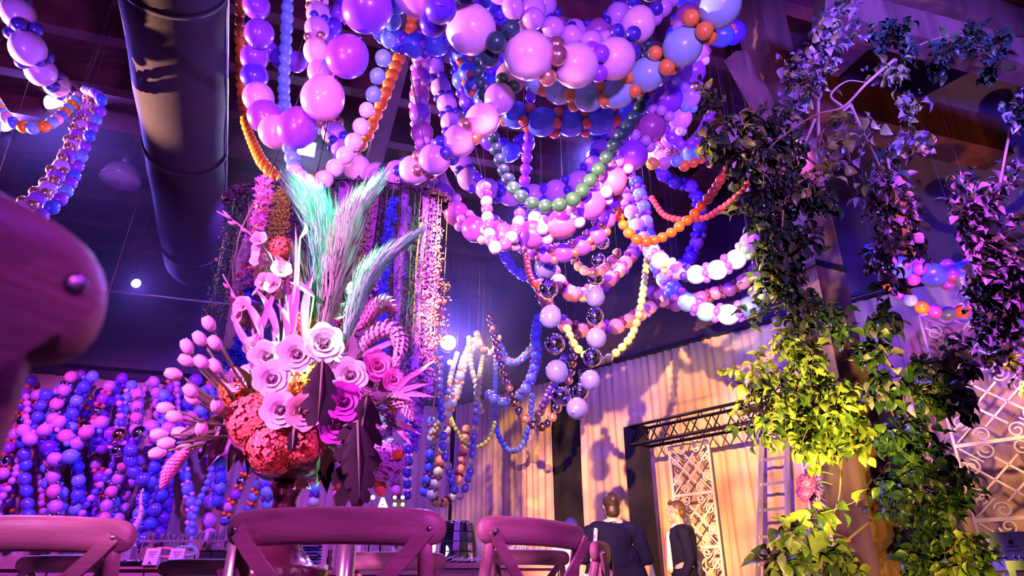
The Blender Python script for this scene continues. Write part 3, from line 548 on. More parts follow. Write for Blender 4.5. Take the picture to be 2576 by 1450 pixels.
for o, p in HANG:
    m_ = np.ones(len(_A), bool); own = np.array(_idx[o]); far_ = np.linalg.norm(_A[own, :3]-np.array(p), axis=1) > .30; m_[own[~far_]] = False; Q_ = _A[m_]; best = None
    for rr in (0, .12, .25, .4, .6, .8, 1.0, 1.3, 1.6, 2.0):
        for k in range(1 if rr == 0 else 14):
            t_ = Vector((p.x+rr*math.cos(k*.449+rr), p.y+rr*math.sin(k*.449+rr), CEIL-.44)); 
            if t_.z < p.z+.1 or (t_-K).dot(NR) < .3 or (t_-K).dot(NL) < .3: continue
            a = np.array(p); d = np.array(t_)-a; u = np.clip(((Q_[:, :3]-a)@d)/(d@d), 0, 1); g_ = np.linalg.norm(a+u[:, None]*d-Q_[:, :3], axis=1)-Q_[:, 3]; bad = int((g_ < 0).sum())
            if best is None or bad < best[0]: best = (bad, t_)
            if bad == 0: break
        if best and best[0] == 0: break
    t_ = best[1] if best else p+Vector((0, 0, .1)); q = MB(); q.tube([p, t_], .0016, 4); q.build('string', m_string, o)
# ------------------------------------------------------------------ chairs
m_chair = mat('chair_wood', (.46, .27, .25), .42, var=.35, vscale=6, bump=.12, bscale=40, stretch=(.6, 6, 6))
m_rattan = mat('rattan_seat', (.55, .40, .25), .7, var=.4, vscale=90)
m_bolt = mat('bolt_steel', (.6, .6, .65), .3, 1.)
def rail_mesh(mb, w=.225, h=.036, th=.020, bow=.028, z=.855):
    n, m = 44, 20; o = len(mb.v)
    for i in range(n+1):
        u = math.sin(PI/2*(-1+2*i/n)); e = max(.0, 1-abs(u)**14)**.5; e = max(e, .08); x = u*w
        y = -.235-bow*(1-u*u); 
        for k in range(m):
            a = 2*PI*k/m; ca, sa = math.cos(a), math.sin(a)
            sx = abs(ca)**.8*(1 if ca > 0 else -1); sz = abs(sa)**.8*(1 if sa > 0 else -1)
            mb.v.append(Vector((x, y+th*e*sx, z+h*e*sz-.006*u*u)))
    for i in range(n):
        for k in range(m): mb.f.append((o+i*m+k, o+i*m+(k+1) % m, o+(i+1)*m+(k+1) % m, o+(i+1)*m+k))
    mb.f.append(tuple(o+k for k in range(m))[::-1]); mb.f.append(tuple(o+n*m+k for k in range(m)))
def ribbon(mb, pts, wdir, w, th):
    """flat bent strip"""
    for a, b in zip(pts, pts[1:]): pass
    o = len(mb.v); m = len(pts)
    for i, p in enumerate(pts):
        t = (Vector(pts[min(i+1, m-1)])-Vector(pts[max(i-1, 0)])).normalized(); nn = Vector((0, 1, 0)); sd = t.cross(nn).normalized(); nn = sd.cross(t)
        for sx, sy in ((-1, -1), (1, -1), (1, 1), (-1, 1)): mb.v.append(Vector(p)+sd*(sx*w/2)+nn*(sy*th/2))
    for i in range(m-1):
        for k in range(4): mb.f.append((o+i*4+k, o+i*4+(k+1) % 4, o+i*4+4+(k+1) % 4, o+i*4+4+k))
    mb.f.append((o+3, o+2, o+1, o)); e = o+(m-1)*4; mb.f.append((e, e+1, e+2, e+3))
_chair = {}
def chair_parts():
    if _chair: return _chair['p']
    L = []
    mb = MB(); rail_mesh(mb); L.append(('top_rail', mb, m_chair, True))
    for s in (-1, 1):
        mb = MB(); mb.tube([(s*.17, -.25, .0), (s*.18, -.20, .25), (s*.185, -.19, .45), (s*.19, -.20, .62), (s*.185, -.235, .80), (s*.183, -.245, .84)], [.016, .017, .018, .017, .016, .015], 12); L.append(('back_post', mb, m_chair, True))
        mb = MB(); pts = []
        for i in range(13):
            u = i/12; x = s*(.196-.36*u); pts.append((x, -.268-.018*math.sin(u*PI)-.006*s+.05*u, .848-.36*u**.92))
        ribbon(mb, pts, None, .030, .010); L.append(('cross_slat', mb, m_chair, False))
        mb = MB(); mb.lathe([(.002, .004), (.005, .0035), (.006, 0), (.006, -.01)][::-1], (s*.196, -.276, .846), 12, Matrix.Rotation(PI/2, 3, 'X')); L.append(('bolt', mb, m_bolt, True))
        mb = MB(); mb.tube([(s*.19, .19, .44), (s*.195, .21, .0)], [.019, .014], 12); L.append(('front_leg', mb, m_chair, True))
    mb = MB(); n = 32
    def sq(r, z): return [Vector((r*abs(math.cos(a))**.5*(1 if math.cos(a) > 0 else -1)*(1+.06*(math.sin(a) > 0)), r*abs(math.sin(a))**.5*(1 if math.sin(a) > 0 else -1), z)) for a in [2*PI*k/n for k in range(n)]]
    for r, z in ((.195, .43), (.215, .435), (.22, .45), (.212, .468), (.19, .47)): mb.v += sq(r, z)
    for j in range(4):
        for k in range(n): mb.f.append((j*n+k, j*n+(k+1) % n, (j+1)*n+(k+1) % n, (j+1)*n+k))
    mb.f.append(tuple(range(n))[::-1]); L.append(('seat_frame', mb, m_chair, True))
    mb = MB(); mb.v += sq(.19, .468)+sq(.16, .474); mb.f += [(k, (k+1) % n, n+(k+1) % n, n+k) for k in range(n)]+[tuple(n+k for k in range(n))]; L.append(('seat', mb, m_rattan, True))
    mb = MB(); mb.tube([(-.18, -.21, .2), (0, .0, .22), (.18, .2, .2)], .010, 8); mb.tube([(.18, -.21, .21), (0, .0, .23), (-.18, .2, .21)], .010, 8); L.append(('stretcher', mb, m_chair, True))
    _chair['p'] = [(n_, b.mesh(n_, m, None, sm)) for n_, b, m, sm in L]; return _chair['p']
def chair(label, railpx, d, yaw, scale=1., group=None, end=0.):
    """railpx: pixel of the middle of the top rail (end = -1/1: of that rail end)"""
    t = P(railpx[0], railpx[1], d); M = Matrix.Rotation(yaw, 3, 'Z')
    loc = t - M @ Vector((end*.20, -.263+.028*abs(end), 0)); loc.z = 0
    o = thing('cross_back_chair', label, 'chair', loc, yaw, group)
    for n_, me in chair_parts(): put(me, n_, o)
    o.scale = (scale, scale, t.z/.855)
    return o
R_ = math.radians
chair('wooden cross-back chair standing before the flower vase', (838, 1322), 1.36, R_(-2))
chair('wooden cross-back chair with its back to the bar cards', (52, 1342), 1.42, R_(4))
chair('wooden cross-back chair turned towards the woman in the dark dress', (1362, 1340), 1.95, R_(46))
chair('wooden cross-back chair rising high beside the lens, badly blurred', (128, 740), .33, R_(52), end=1.)
chair('wooden cross-back chair seen end-on beside the woman in the dark dress', (1522, 1393), 2.55, R_(79))
chair('wooden cross-back chair across the table under the bar edge', (170, 1418), 3.1, R_(176))
chair('wooden cross-back chair across the table between the two metal cylinders', (530, 1428), 3.1, R_(182))
chair('wooden cross-back chair across the table beside the striped towels', (992, 1412), 2.9, R_(184))
chair('wooden cross-back chair across the table by the coral branches', (1326, 1402), 3.6, R_(190))
# ------------------------------------------------------------------ dining table
m_table = mat('table_wood', (.36, .20, .17), .4, var=.3, vscale=5, stretch=(.5, 6, 6))
t = thing('dining_table', 'long wooden dining table under the flower vase', 'table', (-1.165, 2.25, 0))
q = MB(); q.box((-1.165, 2.25, .735), (1.97, .95, .045)); q.build('table_top', m_table, t, False)
q = MB(); q.box((-1.165, 2.25, .675), (1.55, .70, .075)); q.build('apron', m_table, t, False)
for x in (-1.95, -.46):
    for y in (1.96, 2.54): q = MB(); q.box((x, y, .355), (.08, .08, .71)); q.build('leg', m_table, t, False)
# tall pale metal cylinders standing on the table
m_satin = mat('satin_metal', (.86, .74, .80), .22, .9)
for x, lab in ((587, 'pale metal cylinder on the table beside the vase foot at the chair rail end'), (868, 'pale metal cylinder on the table between vase foot and folded towels')):
    p = P(x, 1440, 2.0); r = 23*2.0/F; q = MB(); top = P(x, 1366, 2.0).z; o = thing('metal_cylinder', lab, 'candle holder', (p.x, p.y, .758))
    q.lathe([(r*1.05, 0), (r*1.05, .01), (r, .014), (r, top-.758), (r*.8, top-.755)], (p.x, p.y, .758), 28); q.build('cylinder_body', m_satin, o)
    q = MB(); q.lathe([(r*.84, 0), (r*.84, .004), (r*.2, .002)], (p.x, p.y, top-.003), 24); q.build('cylinder_mouth', m_pipe, o)
# ------------------------------------------------------------------ vase
m_vase = mat('vase_glaze', (.10, .02, .055), .16, .25, coat=.6)
VX = P(712, 1300, 2.25); vx, vy = VX.x, VX.y
def zat(y, d=2.25): return P(712, y, d).z
vase = thing('pedestal_vase', 'dark wine-coloured pedestal vase with a pinched stem and wide bowl', 'vase', (vx, vy, .758))
def vz(y): return zat(y)
k = 2.25/F
q = MB(); q.lathe([(.150, .758), (.152, .768), (150*k*.9, vz(1440)), (92*k, vz(1425)), (58*k, vz(1385)), (42*k, vz(1340)), (33*k, vz(1305)), (31*k, vz(1285))], (vx, vy, 0), 40); q.build('foot', m_vase, vase)
q = MB(); q.lathe([(31*k, vz(1285)), (28*k, vz(1262)), (34*k, vz(1235)), (44*k, vz(1222)), (38*k, vz(1214)), (32*k, vz(1206))], (vx, vy, 0), 40); q.build('stem', m_vase, vase)
q = MB(); q.lathe([(32*k, vz(1206)), (60*k, vz(1203)), (92*k, vz(1185)), (112*k, vz(1150)), (118*k, vz(1110)), (112*k, vz(1110)), (104*k, vz(1150)), (40*k, vz(1190))], (vx, vy, 0), 40); q.build('bowl', m_vase, vase)
# ------------------------------------------------------------------ flowers in the vase
V0 = Vector((vx, vy, vz(1120))); KF = 2.25/F
RIMZ = vz(1110)
def root(p):
    v = Vector(p)-V0; a = math.atan2(v.y, v.x)+RND.uniform(-.12, .12); r = min(.088, .015+.26*math.hypot(v.x, v.y))*RND.uniform(.75, 1.05)
    return Vector((V0.x+r*math.cos(a), V0.y+r*math.sin(a), V0.z-.004))
def lead(p):
    """points of a stem from the bowl up to p; a stem that hangs below the rim is led over it"""
    p = Vector(p); b = root(p); v = p-V0; h = math.hypot(v.x, v.y)
    if p.z < RIMZ+.05 and h > .10:
        g_ = math.atan2(v.y, v.x)+RND.uniform(-.28, .28); u = Vector((math.cos(g_), math.sin(g_), 0)); return [b, Vector((V0.x, V0.y, RIMZ+.030+RND.uniform(0, .02)))+u*.125, Vector((V0.x, V0.y, RIMZ+.012+RND.uniform(0, .012)))+u*min(.18, h*.97)]
    return [b]
def patch(mb, fn, nu=4, nv=5):
    o = len(mb.v)
    for j in range(nv+1):
        for i in range(nu+1): mb.v.append(Vector(fn(-1+2*i/nu, j/nv)))
    for j in range(nv):
        for i in range(nu): a = o+j*(nu+1)+i; mb.f.append((a, a+1, a+nu+2, a+nu+1))
    return mb
m_stem = mat('flower_stem', (.24, .30, .16), .5, var=.2, vscale=20)
m_leafd = mat('dark_leaf', (.022, .013, .020), .6, spec=.15, var=.35, vscale=12)
m_leafg = mat('grey_green_leaf', (.22, .24, .15), .45, var=.3, vscale=10)
def fmat(n, c, **k): return mat('petal_'+n, c, .5, var=.12, vscale=30, **k)
FM = dict(blush=fmat('blush', (.98, .78, .80)), pink=fmat('pink', (.98, .52, .62)), coral=fmat('coral', (1, .24, .17)), orange=fmat('orange', (1, .26, .05)), purple=fmat('purple', (.48, .05, .42)), tulip=fmat('tulip', (.96, .62, .84)), lilac=fmat('lilac', (.60, .30, .80)), hot=fmat('hot', (.92, .26, .60)))
_rp = {}
def rose_petal(cn, ring):
    if (cn, ring) in _rp: return _rp[cn, ring]
    w, h, lean, curl = [(.34, .74, -.06, -.10), (.46, .80, .04, -.02), (.62, .80, .26, .14), (.74, .82, .48, .26), (.78, .80, .70, .34)][ring]
    def fn(u, v):
        ww = w*math.sin(PI*min(1, .12+v*.62))**.7; x = u*ww; y = -(.16+.06*ring)*(1-.9*u*u)*(.35+.65*v)-lean*v-curl*v**4
        return (x, y, h*v*(1-.10*u*u)-.10*curl*v**6*3)
    mb = patch(MB(), fn, 5, 5); me = mb.mesh('petal', FM[cn]); _rp[cn, ring] = me; return me
def rose_bud(cn):
    if (cn, 'bud') in _rp: return _rp[cn, 'bud']
    def fn(u, v):
        k = (u+1)/2; a = k*5.2*PI; rr = .03+.30*k; rr *= .55+.45*v**.6+.10*v**4; return (rr*math.cos(a), rr*math.sin(a), (.86-.16*k)*v)
    _rp[cn, 'bud'] = patch(MB(), fn, 56, 4).ball((0, 0, .42), (.24, .24, .30), 12, 8).mesh('bud', FM[cn]); return _rp[cn, 'bud']
def stemtube(o, p, n=8, r=.0035, m=None, name='stem', base=None, bend=.35):
    p = Vector(p); b = base or root(p); mid = b.lerp(p, .5)+Vector((0, 0, bend*(p-b).length*.35)); q = MB(); q.tube(cr([b, mid, p], 6), r, 6); return q.build(name, m or m_stem, o)
def rose(x, y, rpx, cn, label, group, d=2.1, tilt=None):
    p = P(x, y, d); r = rpx*d/F; o = thing('rose', label, 'rose', p, 0, group); f = tilt or ((p-V0).normalized()*.6+(CAM-p).normalized()*.95+jit(.12)); Q = qalign(f)
    stemtube(o, p-f.normalized()*r*.5, r=.004)
    base = p-f.normalized()*r*.55
    put(rose_bud(cn), 'bud', o, base-p, Q @ Quaternion((0, 0, 1), RND.uniform(0, 6)), r*.88)
    for ring, n in ((1, 4), (2, 5), (3, 6), (4, 6)):
        a0 = RND.uniform(0, 6)
        for k in range(n):
            put(rose_petal(cn, ring), 'petal', o, base-p, Q @ Quaternion((0, 0, 1), a0+2*PI*k/n+RND.uniform(-.1, .1)), r*.88*RND.uniform(.95, 1.05))
    return o
gp = 'blush pink roses in the vase'
for x, y, r, d in ((745,890,40,2.02),(672,896,38,2.06),(815,862,44,2.05),(866,876,32,2.12),(880,943,38,2.05),(682,952,40,1.98),(598,955,28,2.08),(704,1031,40,1.93),(643,872,26,2.15),(628,940,24,2.1),(930,965,26,2.15)):
    rose(x, y, r, 'blush', 'open blush pink rose in the big vase arrangement', gp, d)
rose(765, 1036, 40, 'pink', 'deeper pink rose low over the coral hydrangea heads', None, 1.94)
for x, y in ((863, 1010), (846, 1068)): rose(x, y, 41, 'purple', 'purple rose half shaded by the dark split leaf', 'purple roses in the vase', 1.98)
_fl = {}
def floret_mesh(cn):
    if cn in _fl: return _fl[cn]
    mb = MB()
    for k in range(4):
        a = PI/2*k; R3 = Matrix.Rotation(a, 3, 'Z')
        patch(mb, lambda u, v: R3 @ Vector((u*.42*math.sin(PI*(.15+.75*v)), .05+.85*v, .12*v-.22*v*v+.10*u*u)), 2, 3)
    _fl[cn] = mb.mesh('floret', FM[cn]); return _fl[cn]
def hydrangea(x, y, rpx, cn, label, group=None, d=2.1, n=90, base=None):
    p = P(x, y, d); r = rpx*d/F; o = thing('hydrangea', label, 'hydrangea', p, 0, group); stemtube(o, p, r=.005, base=base)
    q = MB(); q.ball(p, r*.80, 14, 10); q.build('flower_core', FM[cn], o)
    f = ((p-V0)*.5+(CAM-p).normalized()*.2).normalized()
    n = int(n*1.55)
    for i in range(n):
        z = 1-2*(i+.5)/n; a = i*2.39996; v = Vector((math.sqrt(1-z*z)*math.cos(a), math.sqrt(1-z*z)*math.sin(a), z))+jit(.08)
        if v.dot(CAM-p) < -.55*(CAM-p).length: continue
        put(floret_mesh(cn), 'floret', o, v*r*.92*RND.uniform(.93, 1.04), qalign(v+jit(.25), RND.uniform(0, 6)), r*RND.uniform(.17, .22))
    return o
hydrangea(648, 1060, 74, 'coral', 'tall coral hydrangea head bulging over the vase rim under the pale roses', None, 2.02, 130)
hydrangea(688, 1122, 72, 'coral', 'coral hydrangea head drooping over the vase bowl, lowest of them', None, 1.98, 120)
hydrangea(760, 1110, 58, 'coral', 'red-coral hydrangea head over the vase bowl below the deeper pink rose', None, 1.99, 110)
hydrangea(600, 985, 50, 'orange', 'orange hydrangea head beside the tulip stems', None, 2.12, 80)
hydrangea(752, 968, 60, 'orange', 'orange hydrangea head between the blush roses and the dark leaf', None, 2.14, 90)
hydrangea(765, 815, 44, 'orange', 'orange hydrangea head below the green pampas plume', None, 2.3, 70)
hydrangea(905, 800, 34, 'orange', 'small orange hydrangea head beside the slender green pampas plume', None, 2.3, 60)
hydrangea(640, 800, 42, 'lilac', 'lilac pink hydrangea head behind the gladiolus stalks', None, 2.35, 60)
hydrangea(972, 1158, 54, 'lilac', 'lilac hydrangea head hanging below the big dark leaf', None, 2.2, 90)
hydrangea(955, 1065, 44, 'lilac', 'violet hydrangea head beside the purple roses', None, 2.25, 60)
hydrangea(700, 705, 44, 'coral', 'salmon flower head high among the gladiolus stalks', None, 2.5, 60)
hydrangea(710, 625, 34, 'coral', 'salmon flower head highest among the gladiolus stalks', None, 2.55, 50)
_tp = []
def tulip_petal():
    if not _tp:
        def fn(u, v):
            ang = u*.72; r = .52*math.sin(PI*min(1, (.10+.74*v)))**.75*(1-.14*v); return (r*math.sin(ang*(1-.35*v**3)), -r*math.cos(ang), 1.25*v-.06*u*u*v)
        _tp.append(patch(MB(), fn, 4, 6))
    return _tp[0]
_tm = {}
def blade(mb, a, b, w, bendv=None, n=8, cup=.25):
    a, b = Vector(a), Vector(b); bendv = bendv or Vector((0, 0, .12*(b-a).length)); t = (b-a).normalized(); sd = t.cross((CAM-a).normalized()).normalized(); nn = sd.cross(t)
    patch(mb, lambda u, v: a.lerp(b, v)+bendv*(4*v*(1-v))+sd*(u*w*math.sin(PI*min(1, .06+.94*v)**.75)*(1 if v < .999 else .02))+nn*(abs(u)*w*cup), 2, n)
def tulip(x, y, ang, label, group, d=2.05, cn='tulip', s=1., leaf=True):
    p = P(x, y, d); o = thing('tulip', label, 'tulip', p, 0, group); r = 34*d/F*s
    f = (RT*math.cos(ang)+UP*math.sin(ang)-FW*RND.uniform(.1, .45)).normalized(); base = p-f*r*.6
    if cn not in _tm: _tm[cn] = tulip_petal().mesh('petal', FM[cn])
    Q = qalign(f)
    for k in range(6): put(_tm[cn], 'petal', o, base-p, Q @ Quaternion((0, 0, 1), 2*PI*k/6), (r*(1 if k % 2 else .93),)*2+(r,))
    ld_ = lead(base); b = ld_[-1]; q = MB(); q.tube(cr(ld_+[b.lerp(base, .6)-f*.01, base], 6), .0042, 6); q.build('stem', m_stem, o)
    if leaf: q = MB(); e = b.lerp(base, RND.uniform(.75, .95))+jit(.03); blade(q, b.lerp(base, .25), e, .016, Vector((0, 0, RND.uniform(-.02, .04)))); q.build('leaf', m_leafg, o)
LT = 'closed pink tulip fanning out from the side of the vase arrangement'
for x, y, a in ((526,815,2.0),(503,853,2.2),(541,864,2.2),(471,873,2.0),(470,908,2.6),(507,912,2.3),(540,922,2.2),(437,942,2.8),(480,985,2.3),(486,1003,2.4),(418,1028,2.9),(440,1050,2.7),(402,1094,3.0),(455,1090,2.9),(420,1116,3.1),(398,1140,3.3),(466,1132,3.2)):
    _tn = globals().get('_tn', 0)+1; tulip(x, y, a, LT, 'pink tulips fanning from the vase', (1.95, 2.04, 2.13)[_tn % 3])
for x, y in ((546, 1022), (507, 1080)): tulip(x, y, 1.4, 'pink tulip opening towards the viewer in front of the leaves', 'open tulips by the leaves', 1.95, leaf=False)
for x, y, a in ((990, 1022, .6), (1000, 1145, .3)): tulip(x, y, a, 'orange tulip beside the lilac hydrangea heads', 'orange tulips in the vase', 2.15, 'orange', .75)
tulip(956, 1226, -1.2, 'coral tulip hanging above the lit marquee bulbs', None, 2.2, 'coral', 1.0, False)
tulip(858, 1222, -1.3, 'coral tulip hanging beside the pale leaf under the bowl', None, 2.2, 'coral', 1.0, False)
# pampas plumes
def pampas(pts, wpx, cols, label, d, n=620):
    pts = [P(x, y, d+dd) for x, y, dd in pts]; o = thing('pampas_plume', label, 'pampas grass', pts[0]); path = cr(pts, 12); w = wpx*d/F
    q = MB(); q.tube([root(pts[0]), pts[0]]+path[1:-4:4], .004, 6); q.build('stem', m_stem, o)
    for ci, m in enumerate(cols):
        q = MB()
        for i in range(n//len(cols)):
            u = RND.random()**.85; k = min(len(path)-3, int(u*(len(path)-3))); a = path[k]; t = (path[k+2]-path[k]).normalized(); s = basis(t); an = RND.uniform(0, 2*PI)
            rad = s[0]*math.cos(an)+s[1]*math.sin(an); prof = math.sin(PI*min(1, .10+.86*u))**.8; L = w*(1.3+RND.random()*1.0)
            a = a+rad*w*.50*prof*RND.random()
            b = a+t*L*.55+rad*w*prof*RND.uniform(.15, .50); c = b+t*L*.5+rad*w*prof*RND.uniform(-.05, .30)+jit(w*.10); ww = .0024
            sd = t.cross(rad).normalized()*ww; o2 = len(q.v); q.v += [a-sd, a+sd, b-sd*.9, b+sd*.9, c]; q.f += [(o2, o2+1, o2+3, o2+2), (o2+2, o2+3, o2+4)]
        tag(q.build('plume', m, o), None, None, None, 'stuff')
pm1 = [mat('pampas_mint', (.20, .98, .52), .8, var=.3, vscale=20), mat('pampas_mint_pale', (.50, 1.0, .74), .8), mat('pampas_mint_deep', (.12, .55, .30), .8)]
pm2 = [mat('pampas_grey', (.52, .50, .46), .8, var=.3, vscale=20), mat('pampas_mauve', (.46, .40, .42), .8)]
pm3 = [mat('pampas_lime', (.26, 1.0, .42), .8, var=.2, vscale=20), pm1[1]]
pampas([(800,840,0),(812,740,0),(822,640,.02),(805,570,.03),(762,500,.05)], 62, pm1, 'broad mint green pampas plume, widest of the three', 2.3, 2200)
pampas([(808,850,-.05),(835,740,-.05),(858,640,-.05),(882,560,-.03),(925,495,0)], 50, pm2, 'grey mauve pampas plume crossing between the green ones', 2.25, 1600)
pampas([(868,858,-.08),(885,800,-.08),(912,720,-.06),(955,660,-.03),(1035,597,0)], 36, pm3, 'slender mint green pampas plume leaning away from the others', 2.2, 1300)
pampas([(780,800,.1),(778,740,.1),(768,690,.1),(752,650,.1)], 30, [pm1[2], mat('pampas_olive', (.30, .36, .12), .8)], 'short olive green pampas plume behind the broad mint one', 2.4, 500)
# gladiolus stalks, spears, plumes and leaves
m_pinkblade = mat('pink_blade', (.75, .25, .55), .5, var=.2, vscale=10)
def gladiolus(pts, fl, label, d):
    p3 = [P(x, y, d) for x, y in pts]; o = thing('gladiolus', label, 'gladiolus', p3[0]); path = cr(p3, 8); q = MB(); q.tube([root(path[0])]+path, [.006]+[.006*(1-.6*i/len(path)) for i in range(len(path))], 6); q.build('stem', m_pinkblade, o)
    for i in range(fl):
        k = int((.30+.70*i/fl)*(len(path)-2)); p = path[k]; t = (path[k+1]-path[k]).normalized(); sd = basis(t)[i % 2]*(1 if i % 4 < 2 else -1); s = .030*(1-.55*i/fl)
        if i < fl*.6:
            Q = qalign(t*.7+sd+(CAM-p).normalized()*.5)
            for j in range(5): put(rose_petal('pink', 3), 'petal', o, p-ORG[o]+sd*s*.6, Q @ Quaternion((0, 0, 1), 2*PI*j/5), s*1.2)
        else: q = MB(); b = p+t*s*1.8+sd*s*.8; q.tube([p, p.lerp(b, .5)+sd*s*.2, b], [s*.15, s*.38, s*.08], 6); q.build('bud', m_pinkblade, o)
gladiolus([(722,860),(718,760),(700,690),(660,620),(600,565),(546,532)], 12, 'tall gladiolus stalk bending towards the duct', 2.2)
gladiolus([(690,860),(680,760),(672,690),(650,620),(625,580)], 10, 'straight gladiolus stalk with pale open florets', 2.25)
gladiolus([(850,850),(880,780),(905,720),(925,660)], 8, 'short gladiolus stalk beside the grey pampas plume', 2.35)
gladiolus([(640,850),(625,790),(600,760),(560,690)], 6, 'thin gladiolus stalk with closed buds low by the tulips', 2.3)
for i, (x0, y0, x1, y1, w) in enumerate(((768,866,793,672,11),(748,866,728,640,9),(735,860,742,560,8),(712,866,690,760,10),(660,850,600,745,10),(650,900,585,780,9),(700,850,640,725,9),(640,870,700,700,8),(790,745,700,700,9),(755,600,765,560,5))):
    q = MB(); a, b = P(x0, y0, 2.15), P(x1, y1, 2.2); blade(q, a, b, w*2.2/F, Vector((RND.uniform(-.03, .03), 0, RND.uniform(0, .02)))); o = thing('blade_leaf', 'magenta-lit sword leaf rising among the gladiolus stalks', 'leaf', a, 0, 'sword leaves in the vase'); q.build('leaf_blade', m_pinkblade, o); q = MB(); q.tube(lead(a)+[a], .003, 5); q.build('stem', m_stem, o)
def spike(pts, wpx, m, label, d, cat='flower', name='ginger_plume'):
    p3 = [P(x, y, d) for x, y in pts]; o = thing(name, label, cat, p3[0]); path = cr(p3, 10); q = MB(); q.tube(cr(lead(path[0])+path[:6:2], 4), .005, 6); q.build('stem', m_stem, o); w = wpx*d/F; q = MB(); L = len(path)
    q.tube(path, [w*.45*math.sin(PI*min(.97, .12+.8*i/L)) for i in range(L)], 8); q.build('spike_core', m, o)
    q = MB()
    for i in range(170):
        u = (i+.5)/170; k = min(L-2, int(u*(L-1))); p = path[k].lerp(path[k+1], u*(L-1)-k); t = (path[k+1]-path[k]).normalized(); s = basis(t); an = i*2.4; rad = s[0]*math.cos(an)+s[1]*math.sin(an); pr = math.sin(PI*min(1, .15+.78*u)); a = p+rad*w*.35*pr; b = a+t*w*.75+rad*w*.5*pr; sd = t.cross(rad)*w*.22
        o2 = len(q.v); q.v += [a, a.lerp(b, .55)-sd+rad*.1*w, a.lerp(b, .55)+sd+rad*.1*w, b]; q.f += [(o2, o2+1, o2+2), (o2+1, o2+3, o2+2)]
    tag(q.build('bract', m, o), None, None, None, 'stuff')
mg_ = FM['hot']
spike([(900,890),(930,850),(975,830),(1005,860),(1000,905)], 32, FM['tulip'], 'curling pink ginger plume arching past the blush roses', 2.15)
spike([(895,830),(930,790),(965,765),(985,775)], 30, FM['hot'], 'pink ginger plume pointing up beside the slender pampas', 2.25)
spike([(930,990),(970,1000),(1010,1010),(1030,1040)], 30, FM['tulip'], 'pink ginger plume drooping beside the orange tulip', 2.15)
spike([(480,1125),(455,1150),(430,1180),(412,1215)], 24, FM['hot'], 'pink ginger plume hanging under the tulip fan', 2.05)
for x, y, r, a in ((950,920,34,0),(935,985,34,0),(990,955,26,0)): rose(x, y, r, 'hot', 'hot pink garden rose beside the ginger plumes', 'hot pink roses', 2.15)
def spears(x0, y0, tips, label, d):
    p = P(x0, y0, d); o = thing('palm_spear', label, 'leaf', p); q = MB(); q.tube(lead(p)+[p], .004, 6); q.build('stem', m_stem, o)
    for x, y in tips: q = MB(); blade(q, p, P(x, y, d-.05), 7*d/F, Vector((0, 0, .004))); q.build('leaf_blade', m_pinkblade, o)
spears(990, 990, [(1095,905),(1055,925),(1085,965),(1098,1000),(1040,1010)], 'spiky magenta palm leaf reaching past the hanging flowers', 2.1)
spears(900, 900, [(1000,780),(960,760),(1040,840)], 'spiky magenta palm leaf behind the curling ginger plume', 2.3)
spears(985, 1060, [(1060,1095),(1040,1130),(1010,1000)], 'spiky magenta palm leaf beside the lilac hydrangea heads', 2.25)
def split_leaf(x0, y0, x1, y1, wpx, label, d, lobes=6, m=None):
    a, b = P(x0, y0, d), P(x1, y1, d-.08); o = thing('split_leaf', label, 'leaf', a); t = (b-a).normalized(); sd = t.cross((CAM-a).normalized()).normalized(); L = (b-a).length; w = wpx*d/F; nn = sd.cross(t)
    q = MB(); ld_ = lead(a); q.tube(ld_+[a, a.lerp(b, .5)+nn*.01, b], [.004]*len(ld_)+[.004, .003, .001], 6); q.build('midrib', m_leafg, o)
    q = MB()
    def at(s, x, v): return a.lerp(b, v)+sd*(s*w*x*math.sin(PI*min(1, .14+.82*v))**.6)+t*(L*.16*x)-nn*(w*.16*x*x)
    for s in (-1, 1):
        patch(q, lambda u, v: at(s, .64*(u+1)/2, v), 3, 14)
        for i in range(lobes): patch(q, lambda u, v: at(s, .60+.40*v, (i+.42+.40*u*(1-.45*v*v))/lobes), 3, 4)
    q.build('blade', m or m_leafd, o)
split_leaf(812, 905, 800, 1060, 42, 'dark split leaf standing between the blush and purple roses', 1.88, 4)
split_leaf(925, 990, 880, 1255, 58, 'large dark split leaf drooping beside the purple roses', 2.0, 5)
split_leaf(900, 1060, 905, 1250, 40, 'dark split leaf drooping furthest down over the marquee lights', 1.84, 5)
split_leaf(740, 1080, 735, 1130, 16, 'small dark split leaf on the coral hydrangea head', 1.86, 4)
def plain_leaf(x0, y0, x1, y1, wpx, d, m, label, group=None):
    a, b = P(x0, y0, d), P(x1, y1, d-.04); o = thing('broad_leaf', label, 'leaf', a, 0, group); q = MB(); blade(q, a, b, wpx*d/F, Vector((0, 0, .015)), 8, .35); q.build('blade', m, o); q = MB(); q.tube(lead(a)+[a, a.lerp(b, .6)], .0025, 5); q.build('stem', m_stem, o)
m_pleaf = mat('purple_leaf', (.28, .14, .36), .4, var=.2, vscale=10)
for i, (x0, y0, x1, y1, w) in enumerate(((580,1080,520,1180,24),(610,1110,572,1190,20),(600,1080,560,1060,20),(640,1130,622,1200,18),(560,1040,520,1130,20),(545,1120,500,1160,16),(590,1040,610,1180,24))):
    plain_leaf(x0, y0, x1, y1, w, 2.08, [m_pleaf, m_leafd][i % 2], 'dark glossy leaf hanging below the tulip fan', 'dark leaves below the tulips')
for i, (x0, y0, x1, y1, w) in enumerate(((815,1150,822,1245,22),(830,1130,795,1230,16),(850,1140,880,1200,16))):
    plain_leaf(x0, y0, x1, y1, w, 2.1, [m_leafd, m_leafg][i % 2], 'olive dark leaf drooping beside the vase bowl', 'leaves drooping beside the bowl')
plain_leaf(742, 1225, 785, 1232, 17, 2.12, mat('pale_leaf', (.42, .34, .26), .5, var=.2), 'pale dry leaf hanging beside the pinched vase stem')
